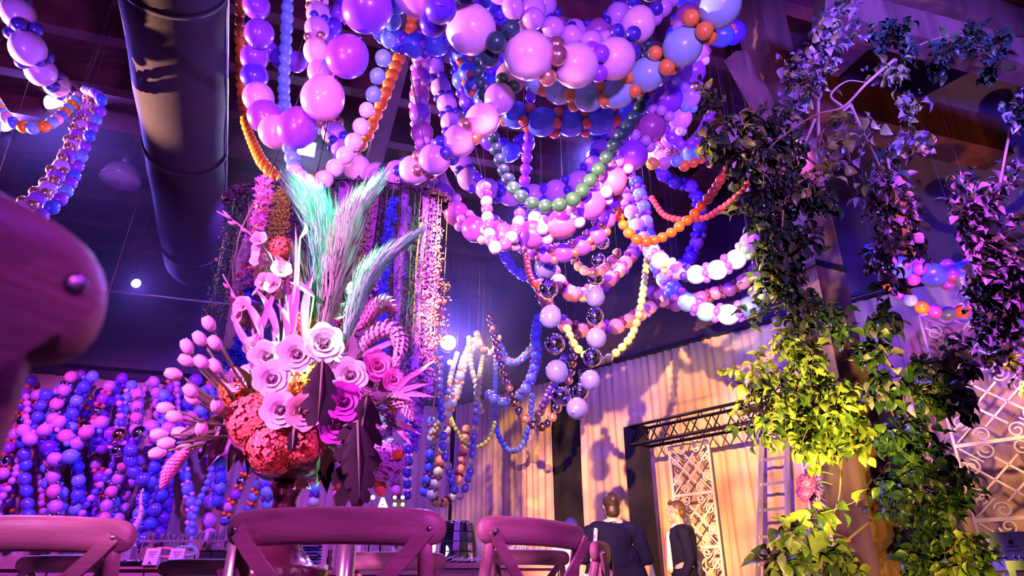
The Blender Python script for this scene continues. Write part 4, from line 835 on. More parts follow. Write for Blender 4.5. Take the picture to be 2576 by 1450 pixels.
# ------------------------------------------------------------------ hanging flower curtain
m_ink0 = mat('hoop_black', (.01, .008, .012), .8, spec=.1)
HD = 5.0; hc = P(845, 505, HD); HR = .80
hf = thing('hanging_flower_curtain', 'suspended round curtain of mixed flower, moss and fern strands', 'flower installation', hc)
q = MB(); n = 40
q.tube([hc+Vector((HR*math.cos(2*PI*i/n), HR*.30*math.sin(2*PI*i/n), .02)) for i in range(n+1)], .006, 6); q.build('hoop', m_ink0, hf)
HOOP = [hc+Vector((HR*math.cos(2*PI*i/n), HR*.30*math.sin(2*PI*i/n), .0)) for i in range(n+1)]
for a in (.4, 2.5, 4.6): q = MB(); e = hc+Vector((HR*math.cos(a), HR*.30*math.sin(a), .02)); q.tube([e, Vector((hc.x, hc.y, CEIL+.1))], .004, 5); q.build('cable', m_pipe, hf)
def scatter(path, rad, n, size, kind):
    mb = MB(); L = len(path)
    for i in range(n):
        u = RND.random(); k = min(L-2, int(u*(L-1))); c = path[k].lerp(path[k+1], u*(L-1)-k); dv_ = rdir(); dv_.z *= .5; c = c+dv_*rad*RND.random()**.5; s = size*RND.uniform(.6, 1.3)
        if kind == 'flower':
            f = (rdir()*.8+Vector((0, -1, 0))).normalized(); a, b = basis(f); mb.v.append(c); o = len(mb.v)-1
            for j in range(8): an = 2*PI*j/8; rr = s*(1 if j % 2 == 0 else .45); mb.v.append(c+(a*math.cos(an)+b*math.sin(an))*rr+f*rr*.25)
            for j in range(8): mb.f.append((o, o+1+j, o+1+(j+1) % 8))
        elif kind == 'fern':
            t = (rdir()+Vector((0, 0, -.4))).normalized(); e = c+t*s*2.6; sd = basis(t)[0]*s*.10; m_ = (c+e)/2+Vector((0, 0, s*.4)); o = len(mb.v); mb.v += [c-sd, c+sd, m_+sd, m_-sd, e]; mb.f += [(o, o+1, o+2, o+3), (o+3, o+2, o+4)]
        elif kind == 'berry':
            o = len(mb.v); r = s*.5; mb.v += [c+Vector(v)*r for v in ((1,0,0),(-1,0,0),(0,1,0),(0,-1,0),(0,0,1),(0,0,-1))]; mb.f += [(o+a+o*0, o+b, o+e) for a, b, e in ((0,2,4),(2,1,4),(1,3,4),(3,0,4),(2,0,5),(1,2,5),(3,1,5),(0,3,5))]
        else:
            t = rdir(); e = c+t*s*1.2; sd = basis(t)[1]*s*.35; o = len(mb.v); mb.v += [c, (c+e)/2-sd, e, (c+e)/2+sd]; mb.f.append((o, o+1, o+2, o+3))
    return mb
SM = dict(fern=mat('fern_green', (.05, .22, .10), .6, var=.3), moss=mat('moss_yellow', (.42, .30, .03), .8, var=.3), olive=mat('moss_olive', (.14, .13, .05), .8, var=.3), pinkf=mat('strand_pink', (.95, .30, .62), .6), orange=mat('strand_orange', (1, .30, .04), .5), blue=mat('strand_blue', (.04, .06, .62), .6), mauve=mat('strand_mauve', (.34, .13, .26), .7), dark=mat('strand_dark', (.09, .03, .08), .8), violet=mat('strand_violet', (.20, .05, .6), .6), lilac=mat('strand_lilac', (.48, .18, .62), .6), red=mat('strand_red', (.75, .06, .06), .6), berry=mat('strand_berry', (1, .22, .12), .4), teal=mat('strand_teal', (.02, .25, .22), .6))
def strand(x, ytop, ybot, z, m, kind, n, size, rpx, label=None, sway=6):
    d = HD+z; pts = [P(x+RND.uniform(-sway, sway)*(i > 0), ytop+(ybot-ytop)*i/5, d) for i in range(6)]
    top = pts[0]; bx = [Vector((top.x+(p.x-top.x)*.6, top.y, p.z)) for p in pts]; o = scatter(cr(bx, 6), rpx*d/F, n, size, kind).build('flower_strand', SM[m], hf); tag(o, label, None, None, 'stuff')
    q = MB(); q.tube([Vector((bx[0].x, bx[0].y, hc.z+.02))]+bx, .003, 5); q.build('strand_cord', m_stem, hf)
for a in ((590,505,880,.0,'fern','fern',320,.030,26),(612,500,900,.2,'olive','moss',350,.028,28),(640,520,930,.1,'fern','fern',260,.032,24),(575,560,860,.3,'orange','berry',60,.018,18),
          (668,455,640,-.25,'pinkf','flower',170,.034,20),(672,500,720,-.3,'berry','berry',110,.030,18),(650,560,760,-.2,'mauve','flower',160,.026,22),(690,560,760,-.1,'blue','flower',150,.026,16),
          (705,480,760,-.3,'moss','moss',900,.022,22),(722,480,740,-.25,'moss','moss',700,.020,18),(745,485,800,-.1,'dark','moss',500,.030,24),(640,700,960,-.2,'blue','flower',240,.030,20),(610,760,940,-.2,'blue','flower',160,.030,16),(628,650,800,-.1,'red','flower',90,.034,20),
          (770,480,900,.2,'olive','moss',400,.030,26),(800,480,900,.3,'dark','moss',400,.030,26),(845,480,900,.2,'mauve','moss',350,.030,24),(880,480,900,.1,'dark','moss',500,.032,26),(905,480,860,.0,'olive','moss',500,.026,22),(880,500,900,-.3,'orange','berry',90,.020,24),
          (935,480,960,-.1,'mauve','flower',300,.026,16),(920,520,900,-.2,'moss','moss',350,.024,18),(960,480,1000,.0,'dark','moss',450,.028,24),(988,500,1010,-.3,'blue','flower',330,.024,13),(985,880,1060,-.3,'lilac','flower',180,.024,12),(1010,490,1000,-.1,'olive','moss',450,.026,22),(1025,520,960,-.2,'fern','fern',260,.030,26),(1040,560,1000,-.2,'teal','fern',260,.030,24),(1055,540,940,-.25,'fern','fern',300,.030,26),(1030,700,1000,-.25,'orange','berry',90,.020,30),
          (1075,520,1000,-.1,'violet','moss',700,.022,20),(1092,510,760,-.1,'violet','moss',600,.024,18),(1100,560,1060,-.2,'lilac','moss',700,.022,14),(1085,640,1040,-.2,'mauve','moss',500,.024,20),(1105,620,960,-.25,'berry','berry',150,.018,14),(1118,700,900,-.2,'berry','berry',90,.018,20),(1060,900,1085,-.3,'lilac','flower',220,.022,16),(1050,980,1150,-.3,'violet','flower',220,.022,14),(1035,780,1020,-.3,'lilac','flower',140,.024,18),(1010,860,1080,-.3,'pinkf','moss',260,.024,16),(960,640,900,-.3,'pinkf','flower',90,.026,20),(1070,660,960,-.3,'pinkf','moss',200,.030,14)):
    strand(*a)
tag(scatter(HOOP, .05, 900, .03, 'moss').build('moss_band', SM['dark'], hf), None, None, None, 'stuff'); tag(scatter(HOOP, .06, 300, .028, 'flower').build('moss_band', SM['dark'], hf), None, None, None, 'stuff')
m_rib = mat('ribbon_magenta', (.45, .08, .30), .6); m_rib2 = mat('ribbon_violet', (.35, .12, .5), .6); m_rib3 = mat('ribbon_tan', (.42, .28, .25), .7)
for x, y0, y1, w, m in ((872,490,880,14,m_rib),(858,490,860,9,m_rib2),(1012,560,900,9,m_rib2),(1062,600,980,8,m_rib2),(600,740,900,18,m_rib3),(930,600,900,10,m_rib),(1005,780,1120,12,m_rib2),(985,960,1110,10,m_rib)):
    a, b = P(x, y0, 4.75), P(x, y1, 4.75); b = Vector((a.x, a.y, b.z)); a.z = hc.z+.02; q = MB(); w_ = w*4.75/F
    patch(q, lambda u, v: a.lerp(b, v)+Vector((u*w_+.01*math.sin(v*9), .012*math.sin(v*14+u), 0)), 3, 16); q.build('ribbon', m, hf)
for x0, y0, x1, y1, x2, y2 in ((600,600,585,690,610,800),(1060,560,1045,700,1060,860),(1098,860,1100,950,1085,1060),(640,510,600,600,590,700)):
    q = MB(); q.tube(cr([P(x0, y0, 4.7), P(x1, y1, 4.65), P(x2, y2, 4.7)], 8), .006, 6); q.build('vine_stem', mat('vine_wood', (.45, .25, .18), .6), hf)
# ------------------------------------------------------------------ bar and display counters
m_bar = mat('bar_wood', (.55, .30, .30), .5, var=.2, vscale=4, stretch=(.4, 5, 5))
m_white = mat('white_paint', (.88, .86, .88), .5, var=.04)
m_card = mat('card_paper', (.92, .92, .92), .7)
m_glass = mat('clear_glass', (.95, .95, 1), .05, trans=.85, spec=.6)
m_ink = mat('card_ink', (.02, .015, .03), .6)
def boxpx(x0, x1, y0, y1, d, depth):
    """box whose front face spans these pixels at depth d"""
    a, b = P(x0, y1, d), P(x1, y0, d); mb = MB(); mb.box(((a.x+b.x)/2, a.y+depth/2, (a.z+b.z)/2), (abs(b.x-a.x), depth, abs(b.z-a.z))); return mb
def counter(x0, x1, ytop, d, depth, label, bays, mt=None):
    a, b = P(x0, ytop, d), P(x1, ytop, d); zt = a.z; o = thing('display_counter', label, 'counter', ((a.x+b.x)/2, a.y+depth/2, 0)); w = b.x-a.x; cx = (a.x+b.x)/2
    q = MB(); q.box((cx, a.y+depth/2, zt-.02), (w+.08, depth+.08, .05)); q.build('counter_top', mt or m_bar, o, False)
    q = MB(); q.box((cx, a.y+depth/2+.02, (zt-.045)/2), (w, depth-.04, zt-.045)); q.build('carcass', m_bar, o, False)
    for i in range(bays):
        x = a.x+w*(i+.5)/bays; q = MB(); q.box((x, a.y+.0, zt-.20), (w/bays-.03, .03, .22)); f = q.build('drawer', m_bar, o, False)
        q = MB(); q.box((x, a.y-.025, zt-.20), (.14, .03, .02)); q.build('handle', m_pipe, f, False)
        q = MB(); q.box((x, a.y+.0, (zt-.34)/2+.02), (w/bays-.03, .03, zt-.42)); q.build('door', m_bar, o, False)
    return zt, a.y
zb, yb = counter(-120, 610, 1424, 9.3, .7, 'long pink-lit wooden bar counter in front of the balloon strand wall', 6)
def on(x, d): return P(x, 1424, d)
def at_z(x, d, z):
    p = P(x, 725, 1)-CAM; e = P(x, 1400, d); return Vector((e.x, e.y, z))
DB = 9.45
# clear shelf
sh = thing('glass_shelf', 'clear glass shelf with small tumblers hung above the bar counter', 'shelf', at_z(455, DB+.35, zb))
zs = P(455, 1362, DB+.3).z
q = boxpx(350, 565, 1359, 1364, DB+.25, .3); q.build('shelf_board', m_glass, sh, False)
for x in (352, 400, 455, 510, 562): e = at_z(x, DB+.38, zb+.005); q = MB(); q.tube([e, Vector((e.x, e.y, zs))], .012, 8); q.build('shelf_post', m_glass, sh)
for i in range(12):
    e = at_z(361+i*17.5+RND.uniform(-4, 4), DB+.38, zs+.015); h = RND.uniform(.09, .13); o = thing('tumbler', 'small clear tumbler standing on the glass shelf over the bar', 'glass', e, 0, 'tumblers on the glass shelf'); q = MB(); q.lathe([(.03, 0), (.036, h), (.033, h), (.027, .012)], e, 14); q.build('tumbler_wall', m_glass, o); q = MB(); q.lathe([(.029, .0), (.027, .010), (.01, .011)], e, 14); q.build('tumbler_base', m_glass, o)
# spiky white spire
e = at_z(326, DB+.36, zb+.006); o = thing('coral_spire', 'tall spiky white spire standing on the bar beside the name cards', 'ornament', e); top = P(333, 1218, DB+.36).z
q = MB(); pts = [e+Vector((.03*math.sin(i*.6), 0, (top-e.z)*i/20)) for i in range(21)]; q.tube(pts, [.075*(1-i/22)**1.1+.008 for i in range(21)], 8); q.build('spire_core', m_white, o)
q = MB()
for i in range(60): p = pts[i % 19+1]; dd = rdir(); dd.z = abs(dd.z)*.4; r = .08*(1-(i % 20)/21)+.02; q.tube([p, p+dd.normalized()*r*1.5], [.012, .002], 5)
tag(q.build('spike', m_white, o), None, None, None, 'stuff')
# candle block, trays, masks, name cards
e = at_z(322, DB+.15, zb+.006); o = thing('candle_block', 'grey square candle behind the dark tray and before the spire', 'candle', e); q = MB(); q.box(e+Vector((0, 0, .13)), (.14, .14, .26)); q.build('candle_body', mat('grey_wax', (.35, .33, .35), .6, var=.3, vscale=20), o, False); q = MB(); q.tube([e+Vector((0, 0, .26)), e+Vector((0, 0, .285))], .004, 5); q.build('wick', m_ink, o)
e = at_z(340, DB-.05, zb+.006); o = thing('serving_tray', 'black tray heaped with silver sweets on the bar', 'tray', e); q = MB(); q.box(e+Vector((0, 0, .02)), (.34, .22, .035)); q.build('tray_body', m_pipe, o, False)
q = MB()
for i in range(60): q.ball(e+Vector((RND.uniform(-.15, .15), RND.uniform(-.09, .09), .045+RND.uniform(0, .02))), .014, 6, 4)
tag(q.build('sweets', mat('silver_sweet', (.8, .8, .9), .15, 1.), o), None, None, None, 'stuff')
def emblem(o, c, w, h, nrm=Vector((0, -1, 0)), lines=3):
    for i in range(lines): q = MB(); q.box(c+Vector((0, -.002, h*(.26-.2*i))), (w*(.62-.1*i), .002, h*.05)); q.build('printed_line', mat('print_grey', (.35, .3, .4), .7), o, False)
for x, lab in ((384, 'white tent card on the bar beside the dark tray'), (446, 'white tent card on the bar beside the teal feather mask')):
    e = at_z(x, DB-.12, zb+.005); o = thing('tent_card', lab, 'card', e); q = MB(); q.add([e+Vector(v) for v in ((-.10,-.05,0),(.10,-.05,0),(.10,.0,.22),(-.10,.0,.22),(-.10,.05,0),(.10,.05,0))], [(0,1,2,3),(3,2,5,4)]); b = q.build('card_sheet', m_card, o, False); b.modifiers.new('t', 'SOLIDIFY').thickness = .003
    for i in range(3): q = MB(); z = .17-.03*i; q.box(e+Vector((0, -.05+.05*z/.22-.004, z)), (.12-.03*i, .002, .008)); q.build('printed_line', mat('print_grey', (.35, .3, .4), .7), o, False)
    q = MB(); q.add([e+Vector(v) for v in ((-.035,-.052,.004),(0,-.046,.05),(.035,-.052,.004),(0,-.050,.02))], [(0,3,1),(3,2,1)]); q.build('printed_mark', m_ink, o, False)
def mask(x, y, col, label, back=.02):
    c = P(x, y, DB+back); c.z = max(c.z, zb+.12); o = thing('party_mask', label, 'mask', Vector((c.x, c.y, zb+.006))); m = mat('mask_'+label.split()[0], col, .4, var=.4, vscale=12)
    q = MB(); n = 40
    for ring in range(3):
        for i in range(n):
            a = 2*PI*i/n; w = .155*(1+.12*math.cos(2*a)); hh = .075+.03*abs(math.cos(a)); k = (.55, .8, 1.)[ring]
            q.v.append(c+Vector((w*math.cos(a)*(.35+.65*k), -.02*(1-k)-.03*(1-math.cos(a)**2), hh*math.sin(a)*(k if ring else .45))))
    for r_ in range(2):
        for i in range(n): q.f.append((r_*n+i, r_*n+(i+1) % n, (r_+1)*n+(i+1) % n, (r_+1)*n+i))
    b = q.build('mask_shell', m, o); b.modifiers.new('t', 'SOLIDIFY').thickness = .006
    q = MB(); q.tube([c+Vector((.12, .02, 0)), Vector((c.x+.14, c.y+.03, zb+.006))], .008, 6); q.build('stand', m_pipe, o)
    for k in range(5): q = MB(); b0 = c+Vector((.10+.02*k, 0, .05)); q.tube(cr([b0, b0+Vector((.03*k-.04, 0, .10)), b0+Vector((.05*k-.08, 0, .16))], 5), [.004]*11, 5); q.build('feather', mat('mask_feather', (.25, .55, .25), .6), o)
mask(412, 1392, (.95, .35, .25), 'rose gold eye mask propped behind the tent cards')
mask(468, 1388, (.30, .75, .60), 'teal feather eye mask propped behind the tent cards', .16)
for x, lab in ((521, 'black square vase on the bar behind the white dish'), (552, 'black square box on the bar beside the metal cylinder')):
    e = at_z(x, DB+.22, zb+.006); o = thing('square_vase', lab, 'vase', e); q = MB(); q.box(e+Vector((0, 0, .10)), (.16, .16, .20)); q.build('vase_body', m_ink, o, False); q = MB(); q.box(e+Vector((0, 0, .203)), (.18, .18, .015)); q.build('vase_rim', m_pipe, o, False)
e = at_z(540, DB-.1, zb+.006); o = thing('white_dish', 'white angular dish on the bar by the black vase', 'dish', e); q = MB(); q.lathe([(.08, 0), (.13, .06), (.135, .075), (.12, .07), (.07, .012)], e, 6); q.build('dish_body', m_white, o, False); q = MB(); q.lathe([(.085, -.0005), (.085, .004)], e, 6); q.build('foot', m_white, o, False)
# middle counter with towels and figures
zc, yc_ = counter(640, 1090, 1436, 7.6, .6, 'wooden display counter behind the pedestal vase foot', 4)
m_tw = [mat('towel_blue', (.06, .06, .75), .9, bump=.3, bscale=150), mat('towel_black', (.01, .01, .03), .9, bump=.3, bscale=150), mat('towel_grey', (.35, .36, .55), .9, bump=.3, bscale=150)]
def towels(x, y0, n, wpx, label, d=7.7):
    e = P(x, 1436, d); e.z = zc+.006; w = wpx*d/F; h = .034
    for i in range(n):
        q = MB(); z = e.z+i*h+h/2; hw = w/2*RND.uniform(.95, 1.03)
        o = thing('folded_towel', ['blue', 'black', 'grey'][i % 3]+' '+label, 'towel', (e.x, e.y, e.z+i*h), 0, 'folded towels, '+label)
        n_ = 16
        for j in range(13):
            u = -1+j/6; k_ = (1-abs(u)**8)**.5 if abs(u) < 1 else .35
            for k2 in range(n_):
                an = 2*PI*k2/n_; ca, sa = math.cos(an), math.sin(an)
                q.v.append(Vector((e.x+hw*u, e.y+.085*abs(ca)**.5*(1 if ca > 0 else -1)*max(.6, k_), z+.003*math.sin(j*.9)+h*.47*abs(sa)**.5*(1 if sa > 0 else -1)*max(.35, k_))))
        for j in range(12):
            for k2 in range(n_): q.f.append((j*n_+k2, j*n_+(k2+1) % n_, (j+1)*n_+(k2+1) % n_, (j+1)*n_+k2))
        q.f.append(tuple(range(n_))[::-1]); q.f.append(tuple(12*n_+k2 for k2 in range(n_))); q.build('fold', m_tw[i % 3], o)
        q = MB(); q.box((e.x, e.y-.083, z), (w*.86, .012, h*.42)); q.build('hem', m_tw[(i+1) % 3], o, False)
towels(777, 1350, 9, 52, 'folded towel in the stack between the vase foot and the white box')
towels(1062, 1370, 6, 30, 'folded towel in the stack beside the coral branches')
for x0, x1, y0, y1, lab in ((742, 768, 1378, 1432, 'white upright card beside the towel stack'), (886, 902, 1370, 1432, 'small white upright card beside the chair post'), (768, 812, 1420, 1450, 'white cube box under the towel stack front')):
    d = 7.95 if 'cube' not in lab else 2.35; q = boxpx(x0, x1, y0, y1, d, .02 if 'card' in lab else .06)
    if 'cube' in lab:
        for v in q.v: 
            if v.z < .80: v.z = .758
    else:
        for v in q.v:
            if v.z < zc+.1: v.z = zc+.005
    c = sum(q.v, Vector())/8; o = thing('display_card' if 'card' in lab else 'white_box', lab, 'card' if 'card' in lab else 'box', (c.x, c.y, min(v.z for v in q.v))); q.build('card_sheet' if 'card' in lab else 'box_body', m_card, o, False)
    q = MB(); q.box((c.x, c.y-.05, max(v.z for v in q.v)-.03 if q.v else c.z), (.05, .002, .006)); q.build('printed_line', mat('print_grey', (.35, .3, .4), .7), o, False) if 'card' in lab else None
# small carved figures
for x, lab in ((748, 'small violet chess-like figurine on the display counter'), (826, 'small dark crouching figurine beside the towel stack')):
    e = P(x, 1436, 7.75); e.z = zc+.006; o = thing('figurine', lab, 'figurine', e); q = MB(); q.lathe([(.05, 0), (.05, .02), (.025, .05), (.035, .12), (.02, .17), (.03, .20), (.022, .23), (.004, .25)], e, 14); q.build('figurine_body', m_pleaf if x < 800 else mat('bronze', (.20, .10, .08), .35, .8), o); q = MB(); q.lathe([(.055, 0), (.055, .012)], e, 14); q.build('plinth', m_ink, o)
def coral(x, y, d, z0, s, label, n=26):
    e = P(x, y, d); e.z = z0+.004; o = thing('coral_branch', label, 'coral', e); q = MB()
    def up_(v): v.z = max(v.z, .12); return v
    def br(p, dv, L, r, lev):
        if lev == 0 or L < .02: return
        m = p+dv*L*.5+jit(L*.18); t = p+dv*L+jit(L*.15); m.z = max(m.z, e.z+.012); t.z = max(t.z, e.z+.012); q.tube([p, m, t], [r, r*.85, r*.65], 6)
        for _ in range(2+(RND.random() < .4)): br(t, up_((dv+rdir()*.85)).normalized(), L*RND.uniform(.6, .8), r*.68, lev-1)
    for i in range(4): br(e+Vector((0, 0, .012)), Vector((RND.uniform(-.7, .7), RND.uniform(-.4, .3), 1)).normalized(), s*RND.uniform(.8, 1.1), .009, 4)
    q.build('coral_twig', m_white, o); q = MB(); q.lathe([(s*.35, 0), (s*.3, .015), (s*.05, .022)], e, 12); q.build('coral_base', m_white, o)
coral(950, 1430, 7.7, zc, .10, 'white branching coral on the counter behind the chair across the table')
coral(1005, 1430, 7.8, zc, .10, 'white branching coral beside the small towel stack')
# tapered candles
for x, y0, col, lab in ((870, 1222, (.55, .65, 1), 'tall pale taper candle behind the drooping dark leaf'), (850, 1232, (.9, .15, .2), 'red-tipped taper candle behind the drooping dark leaf'), (862, 1255, (.5, .3, .9), 'short violet taper candle behind the drooping dark leaf')):
    dc = {870: 7.8, 850: 8.0, 862: 8.15}[x]; e = P(x, 1436, dc); e.z = zc+.006; top = P(x, y0, dc).z; o = thing('taper_candle', lab, 'candle', e); q = MB(); q.tube([e, e.lerp(Vector((e.x, e.y, top)), .6), Vector((e.x, e.y, top))], [.022, .018, .004], 8); q.build('candle_body', mat('wax_'+str(x), col, .4), o); q = MB(); q.lathe([(.042, 0), (.038, .012), (.024, .03), (.024, .06)], e, 14); q.build('candle_holder', m_alu, o)
# marquee: lit tent and bulbs
m_bulb = mat('bulb_glow', (1, .8, .3), .3, emit=(1, .72, .22), es=9)
m_glow = mat('lit_paper', (1, .9, 1), .4, emit=(1, .85, 1.0), es=6)
e = P(963, 1290, 8.1); o = thing('lit_letter', 'glowing white letter A on the display counter shelf', 'light sign', Vector((e.x, e.y, zc+.006)))
a_, b_, c_ = P(951, 1287, 8.1), P(963, 1254, 8.1), P(975, 1287, 8.1); q = MB(); q.bar(a_, b_, .03, .03, (0, 1, 0)); q.bar(c_, b_, .03, .03, (0, 1, 0)); q.bar(a_.lerp(b_, .35), c_.lerp(b_, .35), .025, .025); q.build('letter_stroke', m_glow, o, False)
q = MB(); q.tube([Vector((e.x, e.y, zc+.006)), Vector((e.x, e.y, a_.z))], .012, 6); q.build('stand', m_pipe, o); q = MB(); q.bar(P(940, 1289, 8.12), P(985, 1289, 8.12), .08, .015); q.build('ledge', m_white, o, False)
e = P(1003, 1275, 8.2); o = thing('marquee_frame', 'black frame with four glowing round bulbs beside the letter A', 'light sign', Vector((e.x, e.y, zc+.006)))
q = MB(); q.box(e+Vector((0, .03, 0)), (.17, .03, .16)); q.build('frame_board', m_ink, o, False); q = MB(); q.tube([Vector((e.x, e.y+.03, zc+.006)), e+Vector((0, .03, -.07))], .012, 6); q.build('stand', m_pipe, o)
for x, y in ((993, 1252), (1013, 1252), (993, 1270), (1013, 1270)): q = MB(); q.ball(P(x, y, 8.15), .022, 12, 8); q.build('bulb', m_bulb, o)
for x, y in ((938, 1252),): e = P(x, y, 8.1); o = thing('bulb_stem', 'single glowing bulb on a stem beside the letter A', 'light', Vector((e.x, e.y, zc+.006))); q = MB(); q.ball(e, .026, 12, 8); q.build('bulb', m_bulb, o); q = MB(); q.tube([Vector((e.x, e.y, zc+.006)), e], .008, 6); q.build('stand', m_pipe, o)
# right counter with the mirrored bucket
zd_, yd_ = counter(1085, 1400, 1418, 6.6, .6, 'wooden display counter holding the mirrored bucket', 3)
e = P(1150, 1418, 6.9); e.z = zd_+.006; top = P(1150, 1310, 6.9).z; r = 46*6.9/F; h = top-e.z
m_mir = mat('mirror_tile', (.75, .72, .85), .08, 1.)
o = thing('mirrored_bucket', 'big bucket clad in mirror tiles on the counter beside the feathers', 'bucket', e)
q = MB(); q.lathe([(r*1.02, 0), (r*.98, h*.5), (r*.80, h*.97), (r*.76, h*.97), (r*.9, h*.5), (r*.9, .02)], e, 36); q.build('bucket_body', m_ink, o)
for j in range(4):
    for i in range(16):
        a = 2*PI*i/16; z = h*(.05+.235*j); zz = z+h*.11; rr = r*(1.03-.24*((zz/h)**2)) ; c = e+Vector((rr*math.cos(a), rr*math.sin(a), zz)); M = Matrix.Rotation(a, 3, 'Z') @ Matrix.Rotation(-.22*(zz/h), 3, 'Y'); q = MB(); q.box(c, (.012, 2*rr*math.sin(PI/16)*.93, h*.21), M); q.build('mirror_tile', m_mir, o, False)
q = MB(); q.tube([e+Vector((r*.79*math.cos(a), r*.79*math.sin(a), h*.98)) for a in [2*PI*k/32 for k in range(33)]], .014, 8); q.build('rim', m_mir, o)
m_feather = mat('white_feather', (.9, .85, .9), .8)
for i in range(7):
    x = 1120+i*19; e2 = P(x, 1418, 6.62); e2.z = zd_+.006; o = thing('feather', 'white feather lying at the foot of the mirrored bucket', 'feather', e2, 0, 'white feathers on the counter'); q = MB(); a = e2+Vector((-.05, 0, .01)); b = e2+Vector((.09, RND.uniform(-.04, .04), .03+RND.uniform(0, .03))); q.tube([a, b], .002, 5); q.build('quill', m_feather, o)
    q = MB()
    for k in range(40): p = a.lerp(b, .2+.8*k/40); s = 1 if k % 2 else -1; c2 = p+Vector((.025, s*.025, .015+RND.uniform(-.01, .02))); q.add([p, p+Vector((.004, 0, 0)), c2], [(0, 1, 2)])
    tag(q.build('barbs', m_feather, o), None, None, None, 'stuff')
coral(1246, 1418, 6.70, zd_, .115, 'large white branching coral beside the mirrored bucket')
coral(1300, 1418, 6.8, zd_, .09, 'white branching coral behind the turned chair rail')
e = P(1084, 1378, 6.72); q = MB(); o = thing('crystal_lamp', 'glowing pink crystal lamp beside the mirrored bucket', 'lamp', Vector((e.x, e.y, zd_+.006))); q.ball(e, (.05, .05, .07), 8, 5); q.build('crystal', mat('crystal_glow', (1, .6, 1), .2, emit=(1, .45, 1), es=5), o, False); q = MB(); q.lathe([(.05, 0), (.03, .02), (.015, max(.05, e.z-zd_-.07))], Vector((e.x, e.y, zd_+.006)), 12); q.build('base', m_alu, o)
# ------------------------------------------------------------------ timber post, beam and leafy vines
m_timber = mat('post_timber', (.17, .085, .05), .6, var=.4, vscale=3, bump=.35, bscale=10, stretch=(3, 3, .35))
pb = P(2195, 1400, 4.9); PX, PY = pb.x, pb.y
def zcol(x, y_, ypx):
    k_ = (H0/2-ypx)/F; return CAM.z+y_*(math.sin(PITCH)+k_*math.cos(PITCH))/(math.cos(PITCH)-k_*math.sin(PITCH))
post = thing('timber_post', 'massive timber post with a knee-braced beam, wrapped in leafy vines', 'post', (PX, PY, 0))
ry = R_(25); Mz = Matrix.Rotation(ry, 3, 'Z')
q = MB(); q.box((PX, PY, CEIL/2), (.34, .34, CEIL), Mz); q.build('post_shaft', m_timber, post, False)
q = MB(); q.box((PX, PY, .12), (.46, .46, .24), Mz); q.build('post_plinth', m_timber, post, False)
q = MB(); zz = zcol(PX, PY, 690); q.box((PX, PY, zz), (.37, .37, .05), Mz); q.build('steel_strap', m_pipe, post, False)
ba = Vector((PX, PY, zcol(PX, PY, 235))); bb = Vector((5.3, 6.1, ba.z))
q = MB(); q.bar(ba, bb, .34, .46); q.build('beam', m_timber, post, False)
q = MB(); q.bar(Vector((PX, PY, ba.z-1.0)), ba.lerp(bb, .45), .16, .20); q.build('knee_brace', m_timber, post, False)
q = MB(); q.bar(Vector((PX, PY, ba.z-.7)), Vector((PX-.45, PY-.25, ba.z+.25)), .15, .18); q.build('knee_brace', m_timber, post, False)
q = MB(); c = P(2280, 90, 5.6); q.bar(P(2060, 20, 5.4), P(2620, 170, 5.4), .2, .3); solo(q, 'roof_timber', m_timber, 'dark roof timber crossing high behind the leafy post', 'timber', None, False)
q = MB(); q.bar(P(2180, -60, 6.2), P(2640, 100, 6.2), .2, .3); solo(q, 'roof_timber', m_timber, 'dark roof timber highest above the tiny warm lamp', 'timber', None, False)
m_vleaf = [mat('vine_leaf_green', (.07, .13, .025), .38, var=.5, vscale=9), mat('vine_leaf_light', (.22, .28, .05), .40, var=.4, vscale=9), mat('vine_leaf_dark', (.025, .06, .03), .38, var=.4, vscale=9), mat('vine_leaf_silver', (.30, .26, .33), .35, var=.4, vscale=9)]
m_twig = mat('vine_twig', (.32, .22, .12), .6, var=.3)
def leaf_geo(kind):
    w = (.30, .40, .22)[kind]; mb = MB(); mb.v.append(Vector((0, 0, 0)))
    def fn(u, v): return (u*w*math.sin(PI*min(1, .04+.94*v**.85)), .16+v*.95, .10*math.sin(v*PI)+.16*abs(u)*math.sin(PI*v)-.18*v*v)
    mb = patch(MB(), fn, 2, 4); mb.tube([(0, 0, 0), (0, .17, .0)], .012, 3, False); return mb
LG = [leaf_geo(k) for k in range(3)]; LM = [[LG[g].mesh('leaf', m) for m in m_vleaf] for g in range(3)]
